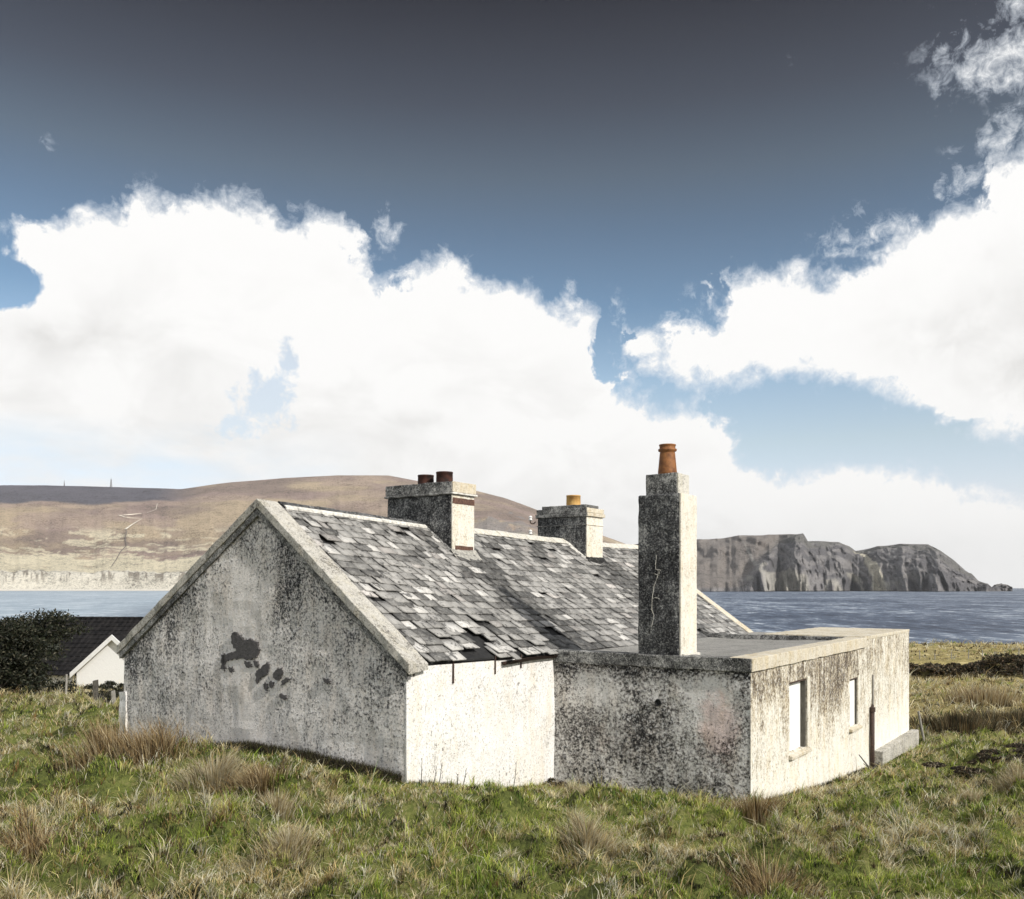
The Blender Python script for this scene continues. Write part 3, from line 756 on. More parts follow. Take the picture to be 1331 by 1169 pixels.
# chimneys ----------------------------------------------------------------
def skew_z(w, s): return roof_z(min(w, 0), s)
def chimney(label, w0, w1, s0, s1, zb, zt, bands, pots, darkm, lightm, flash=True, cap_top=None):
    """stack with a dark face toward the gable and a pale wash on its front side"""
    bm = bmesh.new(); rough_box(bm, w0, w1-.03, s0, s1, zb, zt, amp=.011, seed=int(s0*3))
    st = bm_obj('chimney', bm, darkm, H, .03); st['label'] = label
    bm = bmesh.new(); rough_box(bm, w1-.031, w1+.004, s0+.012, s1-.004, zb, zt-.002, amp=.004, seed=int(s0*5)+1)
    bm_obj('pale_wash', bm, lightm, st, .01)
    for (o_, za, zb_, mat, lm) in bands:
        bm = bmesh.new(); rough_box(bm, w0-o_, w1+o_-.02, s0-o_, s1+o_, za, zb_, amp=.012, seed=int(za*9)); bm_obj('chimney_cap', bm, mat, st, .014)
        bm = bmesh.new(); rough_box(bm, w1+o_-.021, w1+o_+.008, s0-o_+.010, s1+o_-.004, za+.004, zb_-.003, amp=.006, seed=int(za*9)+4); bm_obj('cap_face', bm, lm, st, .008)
    for (pw, ps, prof_, mat) in pots:
        bm = bmesh.new(); lathe(bm, pw, ps, prof_); p = bm_obj('chimney_pot', bm, mat, st, 0, False)
        for pl in p.data.polygons: pl.use_smooth = abs(pl.normal.z) < .9
        r_, zt_ = prof_[-1]; bm = bmesh.new(); lathe(bm, pw, ps, [(r_*.82, zt_-.01), (r_*.82, zt_+.003)]); bm_obj('flue', bm, M['soot'], p)
    return st
zt1 = q(2.12)
def pot_straight(r, z0, z1): return [(r*1.02, z0), (r, z0+.03), (r*.97, z1-.03), (r*1.0, z1-.028), (r*1.0, z1)]
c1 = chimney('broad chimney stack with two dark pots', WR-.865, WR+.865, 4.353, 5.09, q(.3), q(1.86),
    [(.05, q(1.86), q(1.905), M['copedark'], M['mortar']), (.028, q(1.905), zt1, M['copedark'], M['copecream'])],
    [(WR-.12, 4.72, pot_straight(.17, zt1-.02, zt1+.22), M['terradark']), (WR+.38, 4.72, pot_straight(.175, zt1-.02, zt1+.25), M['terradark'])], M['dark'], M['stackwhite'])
bm = bmesh.new(); rough_box(bm, WR+.86, WR+.876, 4.37, 5.08, q(1.68), q(1.80), amp=.006); bm_obj('rust_band', bm, M['rustband'], c1)
bm = bmesh.new(); rough_box(bm, WR+.86, WR+.878, 4.45, 5.04, q(.72), q(.84), amp=.007); bm_obj('rust_band', bm, M['rustband'], c1)
def flashing(st, w, s0, s1, mat, wid=.28):
    bm = bmesh.new(); ns = 10; rr = random.Random(3)
    rows = []
    for k in range(4):
        wo = w+wid*k/3
        rows.append([bm.verts.new((wo+rr.uniform(-.015, .015)*(k > 0), s0-.05+(s1-s0+.1)*i/ns, skew_z(wo, s0)+.045+(.07 if k == 0 else .012*(3-k))+rr.uniform(-.006, .006))) for i in range(ns+1)])
    for a, b2 in zip(rows, rows[1:]):
        for i in range(ns): bm.faces.new((a[i], a[i+1], b2[i+1], b2[i]))
    bmesh.ops.solidify(bm, geom=bm.faces[:], thickness=.03); bm_obj('flashing', bm, mat, st)
flashing(c1, WR+.87, 4.36, 5.09, M['mortar'], .2)
# raking mortar fillets where the gable-side face meets the slates
def fillet(st, s, w0, w1, mat):
    bm = bmesh.new(); prev = None
    for i in range(14):
        w_ = w0+(w1-w0)*i/13; z = roof_z(w_, s); e = random.uniform(-.008, .008)
        ring = [bm.verts.new(p) for p in ((w_, s-.10+e, z+.032), (w_, s+.004, z+.0), (w_, s+.004, z+.10+e), (w_, s-.03, z+.085+e))]
        if prev:
            for k in range(4): bm.faces.new((prev[k], prev[(k+1) % 4], ring[(k+1) % 4], ring[k]))
        else: bm.faces.new(ring)
        prev = ring
    bm.faces.new(prev[::-1]); bm_obj('mortar_fillet', bm, mat, st)
fillet(c1, 4.353, WR+.15, WR+.86, M['copedark'])
zt2 = q(2.04)
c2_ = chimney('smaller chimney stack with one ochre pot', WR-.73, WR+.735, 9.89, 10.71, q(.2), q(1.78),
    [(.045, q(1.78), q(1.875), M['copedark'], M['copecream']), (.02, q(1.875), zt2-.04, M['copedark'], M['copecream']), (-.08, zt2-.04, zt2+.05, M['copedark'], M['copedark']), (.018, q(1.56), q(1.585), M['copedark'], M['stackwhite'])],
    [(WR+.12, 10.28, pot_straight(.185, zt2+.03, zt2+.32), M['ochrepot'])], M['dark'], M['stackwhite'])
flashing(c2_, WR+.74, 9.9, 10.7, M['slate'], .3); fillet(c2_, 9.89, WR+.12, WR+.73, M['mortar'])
# insulator bracket on the left of the smaller stack
for zz_ in (1.70, 1.34):
    bm = bmesh.new(); ww = WR-.75
    P_ = [(0, 0), (-.06, -.05), (-.13, -.05), (-.17, 0), (-.16, .06)]
    for a, b2 in zip(P_, P_[1:]): tube(bm, (ww+a[0], 9.84, q(zz_)+a[1]), (ww+b2[0], 9.84, q(zz_)+b2[1]), .014, .014, 8)
    br = bm_obj('bracket', bm, M['iron'], c2_)
    bm = bmesh.new(); lathe(bm, ww-.16, 9.84, [(.025, q(zz_)+.03), (.05, q(zz_)+.05), (.035, q(zz_)+.09), (.05, q(zz_)+.12), (.02, q(zz_)+.16)], 12); bm_obj('insulator', bm, M['barge'], br)
# tall stack on the wing
S0 = 3.99; W1 = 2.45
zt3 = q(1.56)
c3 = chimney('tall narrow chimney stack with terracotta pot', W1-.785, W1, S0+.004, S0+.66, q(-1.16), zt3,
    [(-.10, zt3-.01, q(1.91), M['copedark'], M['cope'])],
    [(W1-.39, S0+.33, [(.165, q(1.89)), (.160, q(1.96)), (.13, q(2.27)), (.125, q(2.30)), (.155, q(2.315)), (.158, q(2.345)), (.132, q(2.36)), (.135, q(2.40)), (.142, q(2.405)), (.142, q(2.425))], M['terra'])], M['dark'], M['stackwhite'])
bm = bmesh.new()
rr = random.Random(2); cr = [(853,722),(852,740),(856,742),(854,752),(850,762),(848,776),(847,792),(850,800),(847,815)]
def on_end(px, py, s_=S0):
    dx, dz = (px-CX)/F, (HY-py)/F; D = (s_+C0[0]*.571+C0[1]*.821)/(dx*.571+.821); w_, _ = to_local(dx*D, D); return w_, q(dz*D)
def crack(pts, r_=.007):
    for a, b2 in zip(pts, pts[1:]):
        (wa, za), (wb, zb) = on_end(*a), on_end(*b2)
        for k in range(3):
            f0, f1 = k/3, (k+1)/3; tube(bm, (wa+(wb-wa)*f0, S0-.002, za+(zb-za)*f0), (wa+(wb-wa)*f1+rr.uniform(-.006, .006), S0-.002, za+(zb-za)*f1), r_*rr.uniform(.25, .75), r_*rr.uniform(.25, .75), 6)
crack(cr); crack([(848,778),(853,777),(858,779)]); crack([(851,746),(856,748),(858,741),(852,740)], .009)
bm_obj('filled_crack', bm, M['cope'], c3)
bm = bmesh.new(); rough_box(bm, W1-.83, W1+.05, S0+.03, S0+.70, q(-1.17), q(-1.10), amp=.012); bm_obj('mortar_collar', bm, M['cope'], c3, .01)

# the flat-roofed wing ----------------------------------------------------
EX, SE = 3.64, 15.39
ZR = q(-1.12)
def slab_end():
    pts = [(0, -1.2), (EX, -1.2), (EX, q(-1.335)), (0, q(-1.335))]
    return wall_slab('wing_end_wall', pts, S0, S0+.35, M['end'], .02, 12)
ew = slab_end(); ew['label'] = 'dark mottled end wall of the wing'
_ = 0 and patch('pink_patch', [(916,894),(930,890),(946,892),(962,897),(968,912),(969,930),(964,945),(952,952),(938,946),(926,952),(918,938),(914,915)], M['pink'], -.022, 'end')
holes = [(S0+1.85, S0+2.84, q(-2.90), q(-1.65)), (S0+5.72, S0+6.35, q(-2.92), q(-1.91))]
sw_ = long_wall('wing_side_wall', EX-.35, EX+.004, S0+.352, SE, -1.4, lambda s: q(-1.325) if s < S0+6.99 else q(-1.15), M['cream'], holes, .012, 21)
sw_['label'] = 'cream side wall of the wing with two blocked windows'
bm = bmesh.new(); box(bm, EX-.002, EX+.004, S0-.004, S0+.352, -1.3, q(-1.337)); bm_obj('corner_wash', bm, M['cream'], H)
bm = bmesh.new(); rough_box(bm, EX-2.27, EX-.352, SE-.35, SE, -1.2, q(-1.15), amp=.005); bm_obj('wing_far_wall', bm, M['cream'], H)
bm = bmesh.new(); rough_box(bm, EX-2.27, EX-1.92, S0+9.9, SE-.352, -1.2, q(-1.15), amp=.005); bm_obj('wing_back_wall', bm, M['cream'], H)
# fascia / coping of the near part: end (dark) and side (cream)
bm = bmesh.new(); rough_box(bm, .02, EX+.02, S0-.045, S0+.34, q(-1.33), ZR, amp=.014, seed=3); bm_obj('end_coping', bm, M['copedark'], H, .012)
bm = bmesh.new(); rough_box(bm, EX-.34, EX+.045, S0-.03, S0+6.98, q(-1.328), ZR+.012, amp=.010, seed=5)
for v in bm.verts: v.co.z += .02*max(0, (v.co.y-S0))/7
bm_obj('side_coping', bm, M['copecream'], H, .012)
# flat roof with a slight fall and joints
bm = bmesh.new(); NX, NY = 20, 44; G_ = []
for j in range(NY+1):
    row = []
    for i in range(NX+1):
        w_ = .03+(EX-.36)*i/NX; s = S0+.33+(9.9)*j/NY
        if w_ > EX-2.27-.01 and s > S0+6.95: s_ = s
        z = q(-1.19)-.02*math.sin(w_*1.4)+(fbm(np.array(w_*2.2), np.array(s*2.2), 77, 3)-.5)*.03
        row.append(bm.verts.new((w_, s, float(z))))
    G_.append(row)
for j in range(NY):
    for i in range(NX): bm.faces.new((G_[j][i], G_[j][i+1], G_[j+1][i+1], G_[j+1][i]))
bmesh.ops.solidify(bm, geom=bm.faces[:], thickness=.08); bm_obj('flat_roof', bm, M['flat'], H, 0, True)
bm = bmesh.new(); rough_box(bm, EX-2.27, EX+.012, S0+6.99, SE+.01, q(-1.149), q(-1.075), amp=.008, seed=8); bm_obj('raised_roof_slab', bm, M['copecream'], H, .012)
bm = bmesh.new(); rough_box(bm, .06, EX-.35, S0+6.90, S0+6.985, q(-1.24), q(-1.10), amp=.02, seed=9)
bm_obj('roof_upstand', bm, M['copedark'], H, .01)  # dark colour stands for the shadow on the step's near face
# windows: recess blocked with painted blockwork, far reveal darkened in place of shade, sills
def window(sa, sb, za, zb, label, rec=.10, jw=.055):
    bm = bmesh.new(); box(bm, EX-.20, EX-rec, sa+.003, sb-.003, za+.003, zb-.003); o = bm_obj('window', bm, M['board'], H); o['label'] = label
    bm = bmesh.new(); box(bm, EX-rec+.002, EX-.012, sb-jw, sb-.004, za+.004, zb-.035); bm_obj('jamb_shade', bm, M['darkwood'], o, .004)  # dark strip paints the shade of the far reveal
    bm = bmesh.new(); box(bm, EX-rec+.002, EX-.012, sa+.004, sb-.004, zb-.032, zb-.004); bm_obj('window_head', bm, M['iron'], o)
    bm = bmesh.new(); rough_box(bm, EX-.095, EX+.085, sa-.06, sb+.07, za-.085, za-.003, amp=.007)
    for v in bm.verts:
        if v.co.x > EX and v.co.z > za-.04: v.co.z -= .02
    bm_obj('sill', bm, M['copecream'], o, .01)
    # raised plaster surround on the far side
    bm = bmesh.new(); rough_box(bm, EX+.001, EX+.018, sb+.002, sb+.17, za, zb+.03, amp=.003); bm_obj('surround', bm, M['stackwhite'], o)
    return o
window(*holes[0], 'larger blocked window nearer the corner'); window(*holes[1], 'small blocked window', .055, .02)
# plinth, pipes, vent
bm = bmesh.new(); rough_box(bm, EX+.006, EX+.20, S0+7.75, SE+.22, -1.4, q(-3.68), amp=.012, seed=14); bm_obj('plinth', bm, M['copegrey'], H, .02)
bm = bmesh.new(); sp = S0+7.38; tube(bm, (EX+.06, sp, -1.3), (EX+.06, sp, q(-2.74)), .048, .048, 12)
dp = bm_obj('downpipe', bm, M['iron'], H, 0, True)
bm = bmesh.new(); tube(bm, (EX+.06, sp, q(-2.76)), (EX+.06, sp, q(-2.66)), .065, .065, 12); tube(bm, (EX+.06, sp, q(-2.68)), (EX+.03, sp+.16, q(-2.64)), .03, .03, 8); bm_obj('pipe_collar', bm, M['iron'], dp)
bm = bmesh.new(); tube(bm, (EX+.035, sp+.17, q(-3.9)), (EX+.035, sp+.17, q(-1.95)), .022, .022, 8); bm_obj('thin_pipe', bm, M['wood'], H, 0, True)
wv, zv = on_end(857, 913)
bm = bmesh.new(); tube(bm, (wv, S0-.05, zv), (wv, S0+.1, zv), .06, .06, 14, False); tube(bm, (wv, S0-.05, zv), (wv, S0+.1, zv), .045, .045, 14, False)
vp = bm_obj('vent_pipe', bm, M['copedark'], H); bm = bmesh.new(); tube(bm, (wv, S0-.028, zv), (wv, S0+.05, zv), .044, .044, 14); bm_obj('vent_hole', bm, M['void'], vp)
# iron gutter spikes and the last length of gutter on the white wall
for px_, ln, rad in ((537, .20, .006), (588.5, .36, .011), (643, .28, .008), (676.5, .22, .010)):
    dx = (px_-CX)/F; # w = 0 plane
    D = (C0[0]*.821-C0[1]*.571)/(dx*.821-.571); w_, s = to_local(dx*D, D)
    bm = bmesh.new(); z1 = eave_z(s)+.0; box(bm, .002, .022, s-rad, s+rad, z1-ln, z1+.02); bm_obj('gutter_bracket', bm, M['iron'], H)
bm = bmesh.new(); pr = None
for i in range(13):
    s = 2.35+(4.9-2.35)*i/12; z = eave_z(s)-.035-.05*math.exp(-((s-2.35)/.6)**2)+(.02 if s > 4 else 0)
    ring = [bm.verts.new((.055+.055*math.cos(a), s, z+.055*math.sin(a))) for a in np.linspace(math.pi, 2*math.pi, 7)]
    if pr:
        for k in range(6): bm.faces.new((pr[k], pr[k+1], ring[k+1], ring[k]))
    pr = ring
bmesh.ops.solidify(bm, geom=bm.faces[:], thickness=.008); bm_obj('gutter', bm, M['iron'], H, 0, True)

# ------------------------------------------------------------------ the white bungalow below
BX, BY = -16.2, 46.0
B = empty('bungalow', (-20.5, 44, 5.0), R(-7), 'white bungalow with dark tiled roof half hidden behind the cottage', 'bungalow')
m, t, b = material('dark_interlocking_tiles', .95, .1); v = t.coord()
wv_ = t.n.new('ShaderNodeTexWave'); wv_.wave_type = 'BANDS'; wv_.bands_direction = 'X'; t.l.new(v, wv_.inputs['Vector']); wv_.inputs['Scale'].default_value = 1.05
nz = t.noise(v, 3, 6, .7)
t.put(b.inputs['Base Color'], t.ramp(nz, [(.35, (.008,.008,.009)), (.65, (.026,.024,.024))]))
t.put(b.inputs['Normal'], t.bump(wv_.outputs[0], .8, .05)); M['tile'] = m
# main block: long roof, ridge along local x
ridge = 3.42; ev = .85; hw = 3.9
bm = bmesh.new(); rr = random.Random(9)
rows = 13
for k in range(rows):
    t0, t1 = k/rows, (k+1.08)/rows; y0, y1 = 3.2-hw*(1-t0), 3.2-hw*(1-min(t1, 1)); z0, z1 = ev+(ridge-ev)*t0, ev+(ridge-ev)*min(t1, 1)
    x = -4.
    while x < 16:
        w_ = .33; e = rr.uniform(-.006, .006)
        hexa(bm, [(x, y0, z0+e), (x+w_-.012, y0, z0+.02+e), (x+w_-.012, y1, z1-.02), (x, y1, z1-.02)], [(x, y0, z0+.045+e), (x+w_-.012, y0, z0+.045+e), (x+w_-.012, y1, z1+.005), (x, y1, z1+.005)]); x += w_
bm_obj('roof', bm, M['tile'], B)
bm = bmesh.new(); hexa(bm, [(-4, 3.2, ridge-.04), (16, 3.2, ridge-.04), (16, 7.1, ev-.04), (-4, 7.1, ev-.04)], [(-4, 3.2, ridge), (16, 3.2, ridge), (16, 7.1, ev), (-4, 7.1, ev)]); bm_obj('roof', bm, M['tile'], B)
bm = bmesh.new(); x = -4.
while x < 16: tube(bm, (x, 3.2, ridge), (x+.44, 3.2, ridge+rr.uniform(-.004, .004)), .09, .10, 10); x += .44
bm_obj('ridge_tiles', bm, M['tile'], B)
bm = bmesh.new(); box(bm, -3.7, 15.7, -.25, .0, -1.5, ev-.02); box(bm, -3.7, 15.7, 6.4, 6.65, -1.5, ev-.02)
f = [(-3.7, -.25), (-3.7, 6.65)]
for xx in (-3.7, 15.45): hexa(bm, [(xx, 0, -1.5), (xx+.25, 0, -1.5), (xx+.25, 6.4, -1.5), (xx, 6.4, -1.5)], [(xx, 0, ev+.2), (xx+.25, 0, ev+.2), (xx+.25, 6.4, ev+.2), (xx, 6.4, ev+.2)])
bm_obj('wall', bm, M['bung'], B)
# gabled projection toward us
gx0, gx1, gy, ge, ga = 1.75, 5.25, -3.2, 1.28, 2.82; gxm = (gx0+gx1)/2
bm = bmesh.new(); pts = [(gx0, gy, -1.5), (gx1, gy, -1.5), (gx1, gy, ge), (gxm, gy, ga), (gx0, gy, ge)]
fr = bm.faces.new([bm.verts.new(p) for p in pts]); r = bmesh.ops.extrude_face_region(bm, geom=[fr]); bmesh.ops.translate(bm, verts=[v_ for v_ in r['geom'] if isinstance(v_, bmesh.types.BMVert)], vec=(0, 2.9, 0))
bm_obj('porch_wall', bm, M['bung'], B)
for sg, name_ in ((-1, 'porch_roof'), (1, 'porch_roof')):
    bm = bmesh.new(); xe = gxm+sg*(gxm-gx0+.2); ze = ge-.12
    hexa(bm, [(gxm, gy-.14, ga+.02), (xe, gy-.14, ze), (xe, .3, ze), (gxm, 1.5, ga+.02)], [(gxm, gy-.14, ga+.10), (xe, gy-.14, ze+.08), (xe, .3, ze+.08), (gxm, 1.5, ga+.10)]); bm_obj(name_, bm, M['tile'], B)
    bm = bmesh.new(); hexa(bm, [(gxm, gy-.20, ga-.10), (xe, gy-.20, ze-.12), (xe, gy-.142, ze-.12), (gxm, gy-.142, ga-.10)], [(gxm, gy-.20, ga+.13), (xe, gy-.20, ze+.11), (xe, gy-.142, ze+.11), (gxm, gy-.142, ga+.13)]); bm_obj('bargeboard', bm, M['barge'], B)

# ------------------------------------------------------------------ blades
def blades(px, py, pz, length, width, lean, az, c_root, c_tip, bend=.5):
    """n blades -> verts, faces, colours. one quad + one tip triangle each"""
    n_ = len(px); a = rng.uniform(0, 2*np.pi, n_); dxw, dyw = np.cos(a)*width/2, np.sin(a)*width/2
    lx, ly = np.cos(az)*lean, np.sin(az)*lean
    V_ = np.empty((n_, 5, 3), np.float32)
    mid = .5
    V_[:, 0] = np.c_[px-dxw, py-dyw, pz]; V_[:, 1] = np.c_[px+dxw, py+dyw, pz]
    mx, my, mz = px+lx*length*mid*bend, py+ly*length*mid*bend, pz+length*mid*np.sqrt(np.clip(1-(lean*bend)**2, .1, 1))
    V_[:, 2] = np.c_[mx+dxw*.8, my+dyw*.8, mz]; V_[:, 3] = np.c_[mx-dxw*.8, my-dyw*.8, mz]
    V_[:, 4] = np.c_[px+lx*length, py+ly*length, mz+length*(1-mid)*np.sqrt(np.clip(1-lean**2, .02, 1))]
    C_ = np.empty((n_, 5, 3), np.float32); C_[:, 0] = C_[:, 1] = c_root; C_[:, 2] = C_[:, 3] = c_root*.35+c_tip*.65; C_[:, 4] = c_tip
    i = np.arange(n_)*5
    return V_.reshape(-1, 3), np.stack([i, i+1, i+2, i+3], 1), np.stack([i+3, i+2, i+4], 1), C_.reshape(-1, 3)
def outside(x, y, mgn=.02):
    w, s = to_local(x, y)
    a = (w > -7.15-mgn) & (w < mgn) & (s > -mgn-.03) & (s < 14+mgn)
    b_ = (w > -.1) & (w < 3.66+mgn) & (s > 3.96-mgn) & (s < 15.4+mgn)
    c_ = (w > 3.6) & (w < 3.86+mgn) & (s > 11.7) & (s < 15.6)
    return ~(a | b_ | c_)
def in_view(x, y, pad=1.0): return (np.abs(x) < .56*y+pad)
PAL = dict(green=np.array([(.30,.41,.06),(.50,.58,.10),(.15,.25,.045),(.66,.66,.22)]), straw=np.array([(.80,.67,.36),(.92,.83,.55),(.56,.43,.19),(.92,.88,.70)]), brown=np.array([(.24,.14,.06),(.33,.20,.08),(.16,.10,.05),(.10,.075,.04)]))
PALD = [(.035,.032,.02),(.06,.05,.03),(.025,.025,.016),(.15,.11,.06)]
def make_grass(y0, y1, nclump, per, ln, wd, strawbias=0., xlim=None):
    # clump centres uniform over the visible trapezoid
    yy = np.sqrt(rng.uniform(y0**2, y1**2, nclump)); xx = rng.uniform(-1, 1, nclump)*(.56*yy+1.2)
    if xlim is not None: k = xlim(xx, yy); xx, yy = xx[k], yy[k]
    k = outside(xx, yy); xx, yy = xx[k], yy[k]; n_ = len(xx)
    st = .5+.8*(fbm(xx*.8, yy*1.1, 201, 4)-.5)+.75*(fbm(xx*2.6, yy*3.4, 205, 2)-.5)+strawbias+.07*(yy > 19)+.06*(xx < -2.5)-.07*((xx > -2) & (xx < 4) & (yy < 14.5))+.03*(yy < 9.5)+.025+rng.normal(0, .05, n_)
    kind = np.where(st > .555, 1, 0); kind = np.where((rng.random(n_) < .10+.12*(xx < -4)), 2, kind)
    dk_ = (fbm(xx*2.1, yy*2.9, 241, 3) > .57) & (rng.random(n_) < .75); kind = np.where(dk_, 3, kind)
    size = rng.lognormal(0, .33, n_)*(1+.35*(kind == 1))*(.35+1.3*fbm(xx*1.5, yy*1.9, 211, 3))
    # keep it short against the walls
    w, s = to_local(xx, yy); nearw = np.minimum(np.hypot(np.maximum(np.maximum(-7-w, w), 0), np.maximum(-s, 0)), 3)
    P = rng.integers(0, 4, n_)
    base = np.where((kind == 1)[:, None], PAL['straw'][P], np.where((kind == 2)[:, None], PAL['brown'][P], PAL['green'][P]))*rng.uniform(.45, 1.3, n_)[:, None]
    caz = rng.uniform(0, 2*np.pi, n_)
    base[kind == 3] = np.array(PALD)[P[kind == 3]]; size = size*np.where(kind == 3, .6, 1.)
    size = size*np.where((w > -5.2) & (w < .1) & (s > -.55) & (s < 0), .35, 1.)
    rep = np.repeat(np.arange(n_), per); m_ = len(rep)
    rad = np.abs(rng.normal(0, 1, m_))*.075*size[rep]*(ln/.15)**.5; th = rng.uniform(0, 2*np.pi, m_)
    px, py = xx[rep]+rad*np.cos(th), yy[rep]+rad*np.sin(th)
    k = outside(px, py, .0); rep, rad, th, px, py = rep[k], rad[k], th[k], px[k], py[k]; m_ = len(rep)
    L = ln*size[rep]*rng.uniform(.5, 1.35, m_)
    lean = np.clip(.25+rad*3.5+rng.normal(0, .22, m_)+.25*(kind[rep] == 1), .02, .97)
    az = np.where(rng.random(m_) < .6, th, caz[rep]+rng.normal(0, .5, m_)) + 0.; 
    az = np.where(rng.random(m_) < .25, -.35+rng.normal(0, .5, m_), az)
    tip = base[rep]*rng.uniform(.75, 1.35, m_)[:, None]
    mixs = rng.random(m_) < .20; mixs &= kind[rep] != 3; tip[mixs] = PAL['straw'][rng.integers(0, 4, mixs.sum())]
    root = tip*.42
    pz = ground_h(px, py)-.02
    return blades(px, py, pz, L, wd*rng.uniform(.6, 1.3, m_), lean, az, root, tip)
def merge(parts):
    V_, Q_, T_, C_ = [], [], [], []; o = 0
    for v_, q_, t_, c_ in parts: V_.append(v_); Q_.append(q_+o); T_.append(t_+o); C_.append(c_); o += len(v_)
    return np.concatenate(V_), [np.concatenate(Q_), np.concatenate(T_)], np.concatenate(C_)
K = 1.0
parts = [make_grass(7.6, 12, int(5400*K), 28, .095, .0085), make_grass(12, 17.5, int(8200*K), 22, .090, .011), make_grass(17.5, 27, int(9500*K), 14, .115, .016, .0),
         make_grass(27, 50, int(9000*K), 9, .20, .032, .10, lambda x, y: (x > 9) | (x < -9)), make_grass(50, 84, int(6000*K), 6, .22, .06, .12, lambda x, y: (x > 18) & ((y < 51) | (y > 54)))]
# dense short sward between the clumps
def sward(y0, y1, n_, ln, wd, bias=0):
    y = np.sqrt(rng.uniform(y0**2, y1**2, n_)); x = rng.uniform(-1, 1, n_)*(.56*y+1); k = outside(x, y, 0); x, y = x[k], y[k]; n_ = len(x)
    st = fbm(x*.7, y*.7, 221, 4)+bias; c = np.where((st > .56)[:, None], PAL['straw'][rng.integers(0, 4, n_)], PAL['green'][rng.integers(0, 4, n_)])*rng.uniform(.6, 1.15, n_)[:, None]
    hole = fbm(x*2.4, y*3.2, 231, 3); k = hole < .60; 
    x, y, c = x[k], y[k], c[k]; n_ = len(x)
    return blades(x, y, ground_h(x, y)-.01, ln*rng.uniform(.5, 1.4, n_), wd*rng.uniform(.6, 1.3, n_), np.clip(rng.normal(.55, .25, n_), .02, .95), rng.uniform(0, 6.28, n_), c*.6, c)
parts += [sward(7.6, 13, 230000, .055, .0075), sward(13, 27, 230000, .06, .012)]
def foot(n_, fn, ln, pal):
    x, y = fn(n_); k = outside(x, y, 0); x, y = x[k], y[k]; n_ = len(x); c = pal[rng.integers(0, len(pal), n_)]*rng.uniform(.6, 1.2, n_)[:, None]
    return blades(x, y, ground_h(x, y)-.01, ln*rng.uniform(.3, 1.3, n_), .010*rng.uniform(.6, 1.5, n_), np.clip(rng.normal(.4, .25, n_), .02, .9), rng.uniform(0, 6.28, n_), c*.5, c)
FD = np.array([(.03,.027,.02),(.05,.04,.028),(.022,.025,.015),(.09,.07,.04),(.12,.12,.05)])  # near-black blades, standing in for the shaded strip at the gable foot
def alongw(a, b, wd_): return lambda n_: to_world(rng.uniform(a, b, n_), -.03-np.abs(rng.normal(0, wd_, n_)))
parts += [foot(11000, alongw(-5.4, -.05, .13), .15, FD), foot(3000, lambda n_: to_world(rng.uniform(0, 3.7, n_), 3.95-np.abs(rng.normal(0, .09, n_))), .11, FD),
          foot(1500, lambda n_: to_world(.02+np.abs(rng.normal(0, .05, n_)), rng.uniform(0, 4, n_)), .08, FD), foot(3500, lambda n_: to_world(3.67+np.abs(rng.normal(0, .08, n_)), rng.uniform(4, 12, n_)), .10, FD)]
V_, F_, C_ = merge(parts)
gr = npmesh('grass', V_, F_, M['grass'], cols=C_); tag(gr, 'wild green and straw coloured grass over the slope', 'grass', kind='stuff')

# ------------------------------------------------------------------ single tussocks, heather, stalks
def tussock(name, x, y, n_, rad, ln, pal, label, cat, group, leanb=.35, wd=.009, azb=None, squash=1.):
    r_ = np.abs(rng.normal(0, .5, n_))*rad; th = rng.uniform(0, 2*np.pi, n_); px, py = r_*np.cos(th), r_*np.sin(th)*squash
    k = outside(x+px, y+py, .01); r_, th, px, py = r_[k], th[k], px[k], py[k]; n_ = len(px)
    z0 = float(ground_h(np.array(x), np.array(y)))
    pz = ground_h(x+px, y+py)-z0-.02
    L = ln*rng.uniform(.4, 1.15, n_); lean = np.clip(leanb*rng.uniform(.2, 1.6, n_)+r_/rad*.25, .02, .95)
    az = th if azb is None else np.where(rng.random(n_) < .55, azb+rng.normal(0, .4, n_), th)
    c = pal[rng.integers(0, len(pal), n_)]*rng.uniform(.6, 1.2, n_)[:, None]
    v_, q_, t_, c_ = blades(px, py, pz, L, wd*rng.uniform(.5, 1.3, n_), lean, az, c*.45, c)
    o = npmesh(name, v_, [q_, t_], M['grass'], cols=c_, loc=(x, y, z0)); return tag(o, label, cat, group)
RUST = np.array([(.46,.33,.15),(.62,.48,.26),(.34,.22,.10),(.72,.60,.38),(.20,.13,.06),(.10,.07,.04)]); PALE = np.array([(.66,.58,.38),(.56,.46,.26),(.74,.68,.50),(.40,.30,.15)])
DK = np.array([(.05,.05,.03),(.09,.08,.045),(.035,.04,.025),(.16,.12,.07)])
